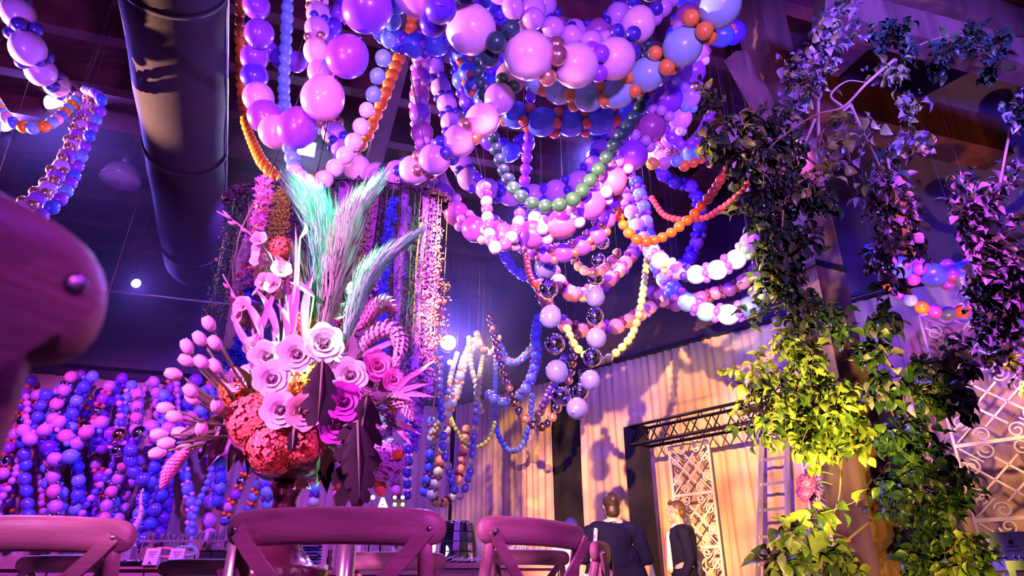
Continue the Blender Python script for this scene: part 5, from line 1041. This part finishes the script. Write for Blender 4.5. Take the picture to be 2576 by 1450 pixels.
def vine(label, clusters, stems, nobj=140, group=None, size=.085, mix=(0, 0, 1, 2)):
    cs = [P(c[0], c[1], c[4]) for c in clusters]; o0 = cs[0].copy()
    o = thing('leafy_vine', label, 'vine', o0); st = [MB(), MB(), MB(), MB()]
    for pts in stems:
        p3 = [P(*a) for a in pts]; path = cr(p3, 8); q = MB(); r0 = .011; q.tube(path, [r0*(1-.75*i/len(path)) for i in range(len(path))], 7); q.build('stem', m_twig, o)
    items = []; tw = MB()
    for x, y, rx, ry_, d, dd, n in clusters:
        n = int(n*.62)
        for b in range(max(2, n//28)):   # twigs through the clump
            a = P(x+RND.gauss(0, rx*.4), y+RND.gauss(0, ry_*.4), d+RND.uniform(-dd, dd)*.5); e = a+Vector((RND.gauss(0, .12), RND.gauss(0, .12), RND.uniform(-.30, .10)))
            path = cr([a, a.lerp(e, .5)+jit(.04), e], 5); tw.tube(path, [.0045*(1-.6*i/len(path)) for i in range(len(path))], 5)
            per = n//max(2, n//28)
            for i in range(per):
                k = RND.randrange(len(path)-1); p = path[k]+jit(.055); t = (path[k+1]-path[k]).normalized(); dv_ = (rdir()*.9+t*.5+Vector((0, -.25, -.35))).normalized(); items.append((p, dv_, (p-CAM).length))
    items.sort(key=lambda q: q[2]+RND.uniform(0, .5))
    tag(tw.build('twig', m_twig, o), None, None, None, 'stuff')
    for i, (p, dv_, _) in enumerate(items):
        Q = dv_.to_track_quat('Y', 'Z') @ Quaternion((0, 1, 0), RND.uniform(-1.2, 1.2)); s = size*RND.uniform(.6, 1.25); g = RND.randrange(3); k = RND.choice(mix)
        if i < nobj: put(LM[g][k], 'leaf', o, p-ORG[o], Q, s)
        else:
            M = Q.to_matrix(); q = st[k]; off = len(q.v); q.v += [p+M @ (v*s) for v in LG[g].v]; q.f += [tuple(a+off for a in f) for f in LG[g].f]
    for k in range(4):
        if st[k].v: tag(st[k].build('leaves', m_vleaf[k], o), None, None, None, 'stuff')
    return o
vine('leafy vine bulging beside the end of the teal balloon swag', [(1870,330,90,70,4.6,.3,420),(1800,310,60,60,4.5,.2,150),(1960,330,70,70,4.5,.3,260),(1900,430,80,60,4.6,.3,320)], [[(2060,420,4.8),(1980,360,4.6),(1900,330,4.5),(1800,300,4.5)], [(2030,500,4.8),(1960,440,4.6),(1850,440,4.6)]], 160, mix=(2, 2, 2, 0, 1, 3))
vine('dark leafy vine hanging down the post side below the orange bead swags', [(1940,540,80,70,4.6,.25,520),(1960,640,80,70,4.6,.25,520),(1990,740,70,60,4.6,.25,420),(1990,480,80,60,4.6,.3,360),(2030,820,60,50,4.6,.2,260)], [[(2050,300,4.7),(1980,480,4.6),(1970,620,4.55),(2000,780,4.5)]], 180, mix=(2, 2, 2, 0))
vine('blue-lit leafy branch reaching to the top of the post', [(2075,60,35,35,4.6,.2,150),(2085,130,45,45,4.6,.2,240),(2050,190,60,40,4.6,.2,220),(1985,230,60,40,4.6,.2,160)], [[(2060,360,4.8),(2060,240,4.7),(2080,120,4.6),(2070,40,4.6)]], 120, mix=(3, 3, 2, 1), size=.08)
vine('sparse leafy vine with curling bare twigs across the knee brace', [(1925,390,25,25,4.4,.1,30),(2060,360,50,30,4.4,.15,60),(2050,420,40,40,4.4,.15,60),(2190,310,40,12,4.4,.1,24),(2140,340,30,20,4.4,.1,24),(2230,170,40,40,4.6,.2,60),(2250,240,50,30,4.6,.2,60)], [[(2250,150,4.5),(2180,210,4.4),(2120,270,4.35),(2050,290,4.4),(1960,350,4.35),(1920,390,4.4)], [(2140,262,4.38),(2100,300,4.35),(2070,330,4.4),(2060,370,4.4)], [(2140,265,4.38),(2170,330,4.4),(2200,390,4.5),(2230,450,4.5)], [(2120,270,4.4),(2090,240,4.4),(2130,205,4.4),(2180,208,4.4)]], 120, mix=(1, 1, 3))
vine('leafy vine hanging in a tassel beside the beam underside', [(2230,430,60,45,4.5,.25,200),(2250,500,55,50,4.5,.25,240),(2240,580,50,40,4.5,.2,180),(2290,360,60,25,4.5,.2,90),(2215,640,45,50,4.5,.2,150)], [[(2230,380,4.6),(2240,450,4.5),(2245,560,4.5),(2220,660,4.5)]], 140, mix=(3, 3, 2, 2, 1))
vine('dark vine speckling the ceiling timbers above the beam', [(2240,90,70,60,5.0,.3,160),(2330,150,80,40,5.0,.3,120),(2420,80,80,50,5.2,.3,130),(2500,160,60,60,5.0,.3,110)], [[(2200,200,5),(2300,120,5),(2420,90,5.1),(2520,150,5)]], 60, mix=(2, 2, 0))
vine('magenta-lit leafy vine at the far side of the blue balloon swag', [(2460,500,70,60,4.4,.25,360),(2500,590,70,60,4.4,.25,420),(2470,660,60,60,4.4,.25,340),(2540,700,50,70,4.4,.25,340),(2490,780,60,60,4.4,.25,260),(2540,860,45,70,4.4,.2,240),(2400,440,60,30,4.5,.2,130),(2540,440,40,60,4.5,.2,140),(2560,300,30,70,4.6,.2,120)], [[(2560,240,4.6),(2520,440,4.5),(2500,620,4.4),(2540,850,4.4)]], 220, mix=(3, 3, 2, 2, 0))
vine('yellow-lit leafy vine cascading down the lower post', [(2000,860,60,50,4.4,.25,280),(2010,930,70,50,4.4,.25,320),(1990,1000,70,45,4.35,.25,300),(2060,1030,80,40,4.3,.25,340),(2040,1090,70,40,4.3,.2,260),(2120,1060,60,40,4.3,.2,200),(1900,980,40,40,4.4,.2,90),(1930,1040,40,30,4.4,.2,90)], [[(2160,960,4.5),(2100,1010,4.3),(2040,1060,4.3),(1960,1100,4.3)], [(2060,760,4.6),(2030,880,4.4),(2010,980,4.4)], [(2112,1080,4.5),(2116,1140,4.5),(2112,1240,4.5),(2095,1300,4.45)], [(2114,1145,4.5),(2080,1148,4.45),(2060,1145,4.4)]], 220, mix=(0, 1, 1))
vine('large-leaved yellow-lit vine at the bottom of the post', [(2000,1400,80,40,4.2,.2,150),(2080,1400,70,50,4.2,.2,170),(2060,1330,50,30,4.2,.15,80),(2130,1430,60,30,4.2,.2,120),(2040,1300,25,20,4.2,.1,26)], [[(2140,1360,4.4),(2080,1340,4.25),(2020,1380,4.2)], [(2190,1310,4.5),(2110,1380,4.3),(2080,1440,4.2)]], 150, mix=(1, 1, 0), size=.13)
vine('broad purple-shaded leafy vine bridging from the post to the lattice screen', [(2240,960,60,40,4.4,.2,150),(2310,970,70,45,4.4,.25,220),(2380,920,60,40,4.5,.2,150),(2350,1010,60,40,4.4,.2,170),(2210,890,40,50,4.5,.2,110),(2200,800,40,50,4.5,.2,100)], [[(2190,820,4.6),(2240,920,4.4),(2320,980,4.4),(2400,930,4.4)]], 130, mix=(3, 2, 0, 2), size=.10)
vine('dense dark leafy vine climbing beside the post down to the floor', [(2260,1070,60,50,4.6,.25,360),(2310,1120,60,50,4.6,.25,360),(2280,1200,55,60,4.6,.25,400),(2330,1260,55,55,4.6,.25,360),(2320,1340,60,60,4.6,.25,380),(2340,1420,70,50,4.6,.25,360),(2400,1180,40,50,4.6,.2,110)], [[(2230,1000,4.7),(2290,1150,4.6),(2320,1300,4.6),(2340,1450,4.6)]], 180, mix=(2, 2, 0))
vine('yellow-green lit leafy vine low beside the sign table', [(2410,1330,35,35,4.4,.15,110),(2400,1400,50,40,4.4,.15,160),(2440,1440,40,25,4.4,.15,90)], [[(2360,1250,4.6),(2400,1340,4.4),(2420,1440,4.4)]], 100, mix=(1, 1, 0))
# pale and purple blooms in the vines
for x, y, lab in ((2028, 1240, 'dark purple bloom cluster hanging beside the ladder'), (2030, 1215, 'violet bloom cluster above the dark one beside the ladder')):
    hydrangea(x, y, 26, 'purple', lab, None, 4.3, 60, P(x+70, y-20, 4.5))
# ------------------------------------------------------------------ lattice screens
m_screen = mat('white_lattice', (.90, .86, .88), .45, var=.04)
def spiral(c, r, a0, turns, s, ex, ez, nrm, mb, th=.011):
    pts = []
    for i in range(22):
        u = i/21; a = a0+s*turns*2*PI*u; rr = r*(1-.78*u); pts.append(c+ex*(rr*math.cos(a))+ez*(rr*math.sin(a)))
    mb.tube(pts, th, 5)
def screen(base, yaw, w, mh, n, label):
    """base: floor centre; yaw: direction of the panel's width"""
    ex = Vector((math.cos(yaw), math.sin(yaw), 0)); ez = Vector((0, 0, 1)); o = thing('lattice_screen', label, 'screen', base); H = mh*n
    def pt(x, z): return base+ex*x+ez*z
    for s in (-1, 1): q = MB(); q.bar(pt(s*w/2, 0), pt(s*w/2, H), .03, .02, ex); q.build('stile', m_screen, o, False)
    for k in range(n+1): q = MB(); q.bar(pt(-w/2, k*mh if k else .015), pt(w/2, k*mh if k else .015), .02, .035); q.build('rail', m_screen, o, False)
    for k in range(n):
        z0 = k*mh; zc2 = z0+mh/2; hw, hh = w/2-.02, mh/2-.02
        for f in (-.32, .32):
            for s in (-1, 1):
                q = MB(); q.bar(pt(-hw*.62+f*w*.55, zc2-s*hh*.62), pt(hw*.62+f*w*.55, zc2+s*hh*.62), .014, .02); q.build('lattice_bar', m_screen, o, False)
        for sx in (-1, 1):
            for sz in (-1, 1):
                q = MB(); spiral(pt(sx*hw*.80, zc2+sz*hh*.40), w*.10, PI/2*sz, 1.4, sx*sz, ex, ez, None, q); spiral(pt(sx*hw*.38, zc2+sz*hh*.84), w*.10, 0 if sx > 0 else PI, 1.4, -sx*sz, ex, ez, None, q)
                q.tube(cr([pt(sx*hw*.98, zc2+sz*hh*.98), pt(sx*hw*.70, zc2+sz*hh*.70), pt(sx*hw*.5, zc2+sz*hh*.5)], 5), .010, 5); q.build('scroll', m_screen, o)
    return o
yw = math.atan2(DR.y, DR.x)
def on_wall(x, off):
    # floor point seen under pixel column x (at eye level) at this distance from the ladder wall
    k_ = (x-W0/2)*math.cos(PITCH)/F; p0 = K+NR*off; t = (p0.x-k_*p0.y)/(k_*DR.y-DR.x); return p0+DR*t
b1 = on_wall(1772, .55)
screen(b1, yw, .62, .66, 4, 'white scrolled lattice screen behind the man in the dark suit')
screen(on_wall(2150, .50), yw, .62, .66, 4, 'white scrolled lattice screen half hidden by the leafy post')
screen(on_wall(2640, .70), yw, .80, .70, 5, 'white scrolled lattice screen beyond the dense dark vine')
# ------------------------------------------------------------------ truss goal frame
m_truss = mat('black_truss', (.012, .010, .018), .4, .4)
z_t = 2.64; tr = thing('truss_frame', 'black lattice truss crossbar on draped legs around the lattice screens', 'truss', on_wall(1640, .9)); ta, tb = on_wall(1632, .9), on_wall(2330, .9)
h = .26; dpt = NR*.13
for s in (-1, 1):
    for z in (z_t, z_t+h): q = MB(); q.tube([ta+dpt*s+Vector((0, 0, z)), tb+dpt*s+Vector((0, 0, z))], .022, 8); q.build('chord', m_truss, tr)
Lt = (tb-ta).length; nn_ = int(Lt/.30); tdir = (tb-ta).normalized()
for i in range(nn_):
    for s in (-1, 1):
        a = ta+tdir*(Lt*i/nn_)+dpt*s; b = ta+tdir*(Lt*(i+.5)/nn_)+dpt*s; c = ta+tdir*(Lt*(i+1)/nn_)+dpt*s
        q = MB(); q.tube([a+Vector((0, 0, z_t)), b+Vector((0, 0, z_t+h)), c+Vector((0, 0, z_t))], .011, 6); q.build('brace', m_truss, tr)
for p_, nm in ((ta, 'leg'), (tb, 'leg')):
    q = MB(); M = Matrix((tdir, NR, Vector((0, 0, 1)))).transposed(); q.box(p_+Vector((0, 0, (z_t+h)/2)), (.26, .22, z_t+h+.03), M); q.build(nm, m_black, tr, False)
# ------------------------------------------------------------------ ladder
lb, lt_ = on_wall(1915, 1.1), on_wall(2030, .35); lt_.z = 3.0; ld = thing('ladder', 'aluminium ladder leaning against the beige drapes beside the leafy post', 'ladder', lb)
ez_ = (lt_-lb).normalized(); exl = DR
for s in (-1, 1): q = MB(); q.bar(lb+exl*(s*.19), lt_+exl*(s*.16), .03, .07, NR); q.build('rail', m_alu, ld, False)
for i in range(10): u = (i+.6)/10; c = lb.lerp(lt_, u); hw = .19-.03*u; q = MB(); q.bar(c-exl*hw, c+exl*hw, .045, .028); q.build('rung', m_alu, ld, False)
for s in (-1, 1): q = MB(); q.box(lb+exl*(s*.19)+Vector((0, 0, .02)), (.05, .09, .04)); q.build('foot', m_ink, ld, False)
# ------------------------------------------------------------------ sign table
st_p = P(2580, 1440, 4.7); zt = P(2540, 1412, 4.7).z
t = thing('sign_table', 'small violet-lit table bearing the framed sign', 'table', (st_p.x+.1, st_p.y+.15, 0))
q = MB(); q.box((st_p.x+.1, st_p.y+.15, zt-.03), (.55, .45, .06)); q.build('table_top', m_white, t, False)
for sx in (-1, 1):
    for sy in (-1, 1): q = MB(); q.box((st_p.x+.1+sx*.23, st_p.y+.15+sy*.18, (zt-.06)/2), (.05, .05, zt-.06)); q.build('leg', m_white, t, False)
e = Vector((st_p.x+.05, st_p.y+.12, zt+.002)); M = Matrix.Rotation(R_(-12), 3, 'Z') @ Matrix.Rotation(R_(-10), 3, 'X')
sg = thing('sign_card', 'white framed sign with a small dark emblem on the violet-lit table', 'sign', e); c = e+Vector((0, .02, .105)); q = MB(); q.box(c, (.26, .014, .20), M); q.build('frame', m_white, sg, False)
q = MB(); q.box(c+M @ Vector((0, -.009, 0)), (.17, .004, .12), M); q.build('card_sheet', m_card, sg, False)
q = MB(); q.lathe([(.017, -.002), (.017, .002)], c+M @ Vector((0, -.013, .025)), 16, M @ Matrix.Rotation(PI/2, 3, 'X')); q.build('emblem', m_ink, sg)
for z, w_, m in ((-.005, .07, mat('print_red', (.6, .05, .15), .6)), (-.035, .09, mat('print_grey', (.35, .3, .4), .7))): q = MB(); q.box(c+M @ Vector((0, -.012, z)), (w_, .002, .008), M); q.build('printed_line', m, sg, False)
for i in range(8):
    e2 = e+Vector((-.22+i*.055, -.14+.02*(i % 2), 0)); o = thing('crystal_bead', 'shiny crystal bead lying before the framed sign', 'bead', e2, 0, 'crystal beads before the sign'); q = MB(); q.ball(e2+Vector((0, 0, .018)), .018, 8, 5); q.build('bead_body', m_mir, o, False); q = MB(); q.tube([e2+Vector((0, 0, .033)), e2+Vector((0, 0, .042))], .004, 6); q.build('bead_cap', m_alu, o)
# ------------------------------------------------------------------ people
m_skin = mat('skin', (.72, .42, .34), .5, var=.06, sub=.05)
m_suit = mat('dark_suit', (.012, .012, .045), .9, spec=.06, bump=.1, bscale=200)
m_dress = mat('dark_dress', (.008, .008, .04), .9, spec=.05, bump=.1, bscale=80)
m_hair = mat('dark_hair', (.03, .018, .014), .45, var=.3, vscale=60, stretch=(1, 1, .2))
m_hairm = mat('grey_brown_hair', (.12, .07, .05), .5, var=.4, vscale=60)
m_shirt = mat('white_shirt', (.85, .83, .86), .7)
def rot(p, yaw, base): return base+Matrix.Rotation(yaw, 3, 'Z') @ Vector(p)
def hand(mb, X, w, dirv, side, r=.0085):
    """hand at wrist w, pointing along dirv; five fingers"""
    d = Vector(dirv).normalized(); a = d.cross(Vector((0, 1, 0.1))).normalized(); n = d.cross(a); w = Vector(w)
    mb.capsule(X(w), X(w+d*.045), .024, .030); 
    for k in (-1.5, -.5, .5, 1.5): mb.capsule(X(w+d*.02+a*(k*.012)), X(w+d*.085+a*(k*.017)), .016, .013)
    for k, L in ((-1.5, .060), (-.5, .075), (.5, .078), (1.5, .068)):
        b = w+d*.085+a*(k*.018); m_ = b+d*L*.5+n*.008*side; e = b+d*L*.9+n*.028*side; mb.capsule(X(b), X(m_), r, r*.95, 8); mb.capsule(X(m_), X(e), r*.95, r*.8, 8)
    b = w+d*.02+a*.028*side; mb.capsule(X(b), X(b+d*.035+a*.026*side), .012, .011, 8); mb.capsule(X(b+d*.035+a*.026*side), X(b+d*.065+a*.030*side), .011, .009, 8)
def head(mb, X, c, s=1.):
    c = Vector(c); E = lambda dx, dy, dz, r: mb.ball(X(c+Vector((dx, dy, dz))*s), r*s, 14, 10)
    mb.ball(X(c+Vector((0, -.012, .03))*s), (.078*s, .098*s, .095*s), 18, 14, HM)          # skull
    mb.ball(X(c+Vector((0, .022, -.045))*s), (.060*s, .070*s, .072*s), 16, 12, HM)         # jaw
    E(0, .078, -.092, .026); E(0, .070, -.05, .036)                                          # chin, mouth mass
    mb.capsule(X(c+Vector((0, .088, .022))*s), X(c+Vector((0, .112, -.016))*s), .011*s, .016*s, 10)  # nose
    mb.capsule(X(c+Vector((-.03, .082, .036))*s), X(c+Vector((.03, .082, .036))*s), .014*s, .014*s, 8)  # brow
    mb.capsule(X(c+Vector((-.018, .092, -.046))*s), X(c+Vector((.018, .092, -.046))*s), .009*s, .009*s, 8); mb.capsule(X(c+Vector((-.016, .091, -.060))*s), X(c+Vector((.016, .091, -.060))*s), .010*s, .010*s, 8)  # lips
    for sx in (-1, 1): mb.ball(X(c+Vector((sx*.078, -.006, .0))*s), (.010*s, .020*s, .032*s), 10, 8, HM)  # ears
def eyes(o, X, c, s=1.):
    for sx in (-1, 1):
        q = MB(); q.ball(X(Vector(c)+Vector((sx*.031, .079, .014))*s), .0125*s, 10, 8); e = q.build('eye', mat('eye_white', (.85, .82, .82), .2), o)
        q = MB(); q.ball(X(Vector(c)+Vector((sx*.031, .088, .014))*s), .006*s, 8, 6); q.build('iris', mat('eye_iris', (.04, .03, .03), .2), e)
# man in the suit: faces towards the mirror balloons (profile); local +y is forward
mp = P(1722, 1440, 8.0); base = Vector((mp.x, mp.y, 0)); yaw = R_(82); X = lambda p: rot(p, yaw, base); HM = Matrix.Rotation(yaw, 3, 'Z')
zh = P(1705, 1251, 8.0).z; S = zh/1.79
man = thing('person', 'person in a dark suit, white shirt and tie standing in profile', 'person', base)
def Z(p): return X(Vector(p)*S)
mb = MB(); XS = lambda p: X(Vector(p)*S); head(mb, XS, (0, .035, 1.665)); 
cp = lambda a, b, ra, rb: mb.capsule(XS(a), XS(b), ra*S, rb*S)
cp((0, -.005, 1.46), (0, .018, 1.60), .062, .056); cp((-.15, -.01, 1.42), (.15, -.01, 1.42), .075, .075); cp((0, 0, 1.12), (0, 0, 1.36), .145, .150); cp((-.07, 0, 1.0), (.07, 0, 1.0), .13, .13)
for sx in (-1, 1):
    cp((sx*.10, 0, .95), (sx*.11, .01, .52), .095, .062); cp((sx*.11, .01, .52), (sx*.11, -.02, .09), .060, .042); cp((sx*.11, -.03, .045), (sx*.12, .15, .035), .042, .034)
    cp((sx*.21, -.01, 1.40), (sx*.25, -.05, 1.12), .058, .046); cp((sx*.25, -.05, 1.12), (sx*.23, .05, .88), .044, .030); hand(mb, XS, (sx*.23, .055, .87), (0, .25, -1), sx)
remesh(mb, 'body', m_skin, .0075, 3, man); eyes(man, XS, (0, .035, 1.665))
mb = MB(); cp((-.155, -.015, 1.415), (.155, -.015, 1.415), .088, .088); cp((0, -.005, 1.15), (0, -.01, 1.36), .165, .172); cp((-.075, -.005, .95), (.075, -.005, .95), .150, .150); cp((0, 0, 1.0), (0, 0, 1.15), .160, .160)
for sx in (-1, 1): cp((sx*.215, -.012, 1.40), (sx*.255, -.052, 1.12), .072, .060); cp((sx*.255, -.052, 1.12), (sx*.235, .043, .91), .058, .044)
remesh(mb, 'jacket', m_suit, .010, 3, man)
mb = MB()
for sx in (-1, 1): cp((sx*.09, 0, .93), (sx*.11, .01, .5), .115, .078); cp((sx*.11, .01, .5), (sx*.11, -.015, .10), .078, .060)
remesh(mb, 'trousers', m_suit, .012, 3, man)
for sx in (-1, 1): q = MB(); q.capsule(XS((sx*.11, -.04, .045)), XS((sx*.12, .17, .038)), .052*S, .042*S); q.build('shoe', m_ink, man)
mb = MB(); cp((0, .10, 1.39), (0, .12, 1.05), .075, .085); cp((0, .03, 1.455), (0, .045, 1.475), .072, .066); remesh(mb, 'shirt', m_shirt, .009, 2, man)
for sx in (-1, 1): q = MB(); q.tube([XS((sx*.235, .043, .915)), XS((sx*.232, .052, .885))], .046*S, 12); q.build('cuff', m_shirt, man)
q = MB(); q.tube([XS((0, .118, 1.44)), XS((0, .185, 1.36)), XS((0, .205, 1.15)), XS((0, .205, 1.04))], [.018, .020, .034, .006], 8, True, .5); q.build('tie', mat('tie_cloth', (.45, .08, .25), .6), man)
mb = MB(); c = Vector((0, .035, 1.665)); mb.ball(XS(c+Vector((0, -.030, .045))), (.084*S, .098*S, .092*S), 20, 14, HM); mb.ball(XS(c+Vector((0, -.065, -.005))), (.074*S, .058*S, .080*S), 16, 12, HM); mb.capsule(XS(c+Vector((-.045, .055, .105))), XS(c+Vector((.045, .055, .105))), .028*S, .028*S)
remesh(mb, 'hair', m_hairm, .008, 2, man)
# woman seen from behind
wp = P(1548, 1440, 6.7); base2 = Vector((wp.x, wp.y, 0)); yaw2 = R_(8); X2 = lambda p: rot(p, yaw2, base2); HM = Matrix.Rotation(yaw2, 3, 'Z'); S = P(1545, 1226, 6.7).z/1.70
wom = thing('person', 'person in a dark short-sleeved dress seen from behind, bag strap over one shoulder', 'person', base2)
XS = lambda p: X2(Vector((p[0]*WID if p[2] < 1.42 else p[0], p[1], p[2]))*S); WID = 1.22; mb = MB(); head(mb, XS, (0, .02, 1.565), .98)
cp((0, -.02, 1.36), (0, .0, 1.50), .058, .052); cp((-.12, -.02, 1.325), (.12, -.02, 1.325), .068, .068); cp((-.05, -.02, 1.39), (.05, -.02, 1.39), .05, .05); cp((0, 0, 1.05), (0, -.01, 1.27), .15, .145); cp((-.09, -.01, .93), (.09, -.01, .93), .15, .15)
for sx in (-1, 1):
    cp((sx*.10, 0, .88), (sx*.10, .01, .48), .10, .062); cp((sx*.10, .01, .48), (sx*.10, -.02, .08), .058, .038); cp((sx*.10, -.03, .04), (sx*.11, .13, .03), .036, .03)
    cp((sx*.195, -.01, 1.31), (sx*.265, -.02, 1.05), .058, .045); cp((sx*.265, -.02, 1.05), (sx*.262, .06, .83), .042, .028); hand(mb, XS, (sx*.262, .065, .82), (0, .2, -1), sx, .008)
remesh(mb, 'body', m_skin, .0075, 3, wom)
mb = MB(); cp((-.135, -.018, 1.325), (.135, -.018, 1.325), .094, .094); cp((0, -.005, 1.04), (0, -.01, 1.24), .185, .180); cp((-.11, -.01, .90), (.11, -.01, .90), .180, .180); cp((-.07, 0, .95), (.07, 0, 1.05), .17, .17)
for sx in (-1, 1): cp((sx*.20, -.012, 1.30), (sx*.262, -.02, 1.07), .080, .068)
cp((-.10, 0, .88), (-.12, 0, .50), .17, .16); cp((.10, 0, .88), (.12, 0, .50), .17, .16); remesh(mb, 'dress', m_dress, .011, 4, wom)
mb = MB(); c = Vector((0, .02, 1.565)); mb.ball(XS(c+Vector((0, -.022, .035))), (.088*S, .105*S, .098*S), 20, 14, HM); mb.ball(XS(c+Vector((0, -.055, -.045))), (.076*S, .062*S, .085*S), 16, 12, HM); mb.ball(XS(c+Vector((0, -.10, .055))), (.045*S, .04*S, .045*S), 12, 10, HM); remesh(mb, 'hair', m_hair, .009, 2, wom)
m_scarf = mat('patterned_strap', (.75, .6, .85), .6, col2=(.15, .05, .3), vscale=45)
q = MB(); q.tube(cr([XS((-.15, .08, 1.36)), XS((-.14, -.02, 1.405)), XS((-.17, -.115, 1.30)), XS((-.21, -.19, 1.05)), XS((-.26, -.17, .86))], 8), .020*S, 8, True, .4); q.build('bag_strap', m_scarf, wom)
mb = MB(); mb.ball(XS((-.27, -.15, .80)), (.10*S, .07*S, .13*S), 16, 12); mb.build('bag', m_scarf, wom)
q = MB(); q.tube(cr([XS((.09, -.03, 1.40)), XS((.04, -.085, 1.395)), XS((-.02, -.095, 1.385))], 6), .010*S, 8); q.build('necklace', m_scarf, wom)
# figure in white behind the turned chair, and the white sleeve beside the woman
def bystander(x, ytop, d, H, label, shirt, cap, yaw):
    global base3
    p = P(x, 1440, d); base3 = Vector((p.x, p.y, 0)); S_ = P(x, ytop, d).z/H; XQ = lambda v: rot(Vector(v)*S_, yaw, base3); globals()['HM'] = Matrix.Rotation(yaw, 3, 'Z')
    o = thing('person', label, 'person', base3); mb = MB(); c_ = lambda a, b, ra, rb: mb.capsule(XQ(a), XQ(b), ra*S_, rb*S_)
    head(mb, XQ, (0, .02, H-.125), .97); c_((0, -.01, H-.34), (0, .01, H-.2), .058, .054); c_((-.14, -.01, H-.37), (.14, -.01, H-.37), .07, .07); c_((0, 0, H-.65), (0, 0, H-.43), .14, .14); c_((-.07, 0, H-.78), (.07, 0, H-.78), .13, .13)
    for sx in (-1, 1):
        c_((sx*.10, 0, .86), (sx*.10, .01, .48), .09, .06); c_((sx*.10, .01, .48), (sx*.10, -.02, .08), .058, .04); c_((sx*.10, -.03, .04), (sx*.11, .14, .03), .038, .03)
        c_((sx*.20, 0, H-.38), (sx*.26, -.01, H-.66), .055, .043); c_((sx*.26, -.01, H-.66), (sx*.25, .06, H-.89), .042, .028); hand(mb, XQ, (sx*.25, .065, H-.90), (0, .2, -1), sx)
    remesh(mb, 'body', m_skin, .0085, 3, o); eyes(o, XQ, (0, .02, H-.125), .97)
    mb = MB(); c_ = lambda a, b, ra, rb: mb.capsule(XQ(a), XQ(b), ra*S_, rb*S_); c_((-.15, -.01, H-.39), (.15, -.01, H-.39), .085, .085); c_((0, 0, H-.66), (0, 0, H-.45), .165, .165); c_((-.08, 0, H-.80), (.08, 0, H-.80), .15, .15)
    for sx in (-1, 1): c_((sx*.205, 0, H-.39), (sx*.262, -.01, H-.64), .075, .068)
    remesh(mb, 'shirt', shirt, .011, 3, o); mb = MB()
    for sx in (-1, 1): c_((sx*.09, 0, .87), (sx*.10, .01, .48), .11, .075); c_((sx*.10, .01, .48), (sx*.10, -.015, .10), .074, .058)
    remesh(mb, 'trousers', m_suit, .013, 3, o); mb = MB(); cc = Vector((0, .02, H-.125)); mb.ball(XQ(cc+Vector((0, -.02, .045))), (.088*S_, .106*S_, .09*S_), 18, 12, HM)
    remesh(mb, 'cap' if cap else 'hair', cap or m_hair, .010, 2, o); return o
bystander(1440, 1299, 8.6, 1.62, 'person in a white shirt and blue cap half hidden behind the chair rail', m_shirt, mat('cap_blue', (.05, .06, .4), .7), R_(200))
bystander(1588, 1330, 7.5, 1.50, 'person in a white shirt hidden behind the person in the dark dress', m_shirt, None, R_(20))

# ------------------------------------------------------------------ stage haze hanging around the far lamps
hz = MB(); fp = [WL(9.5, 0, .45), K+(NL+NR)*.35, WR(6.0, 0, .45), Vector((2.0, 6.6, 0)), Vector((-9.0, 6.6, 0))]; fp = fp[::-1]; n = len(fp); hz.add([p+Vector((0, 0, z)) for z in (2.9, 6.2) for p in fp], [tuple(range(n))[::-1], tuple(range(n, 2*n))]+[(i, (i+1) % n, n+(i+1) % n, n+i) for i in range(n)]); hm = bpy.data.materials.new('stage_haze'); hm.use_nodes = True; nt = hm.node_tree; nt.nodes.clear()
ou = nt.nodes.new('ShaderNodeOutputMaterial'); vs = nt.nodes.new('ShaderNodeVolumeScatter'); vs.inputs['Color'].default_value = (.8, .8, 1, 1); vs.inputs['Density'].default_value = .011; vs.inputs['Anisotropy'].default_value = .65
nt.links.new(vs.outputs[0], ou.inputs['Volume']); tag(solo(hz, 'stage_haze', hm, 'thin stage haze glowing blue around the far lamps', 'haze', None, False), None, None, None, 'stuff')
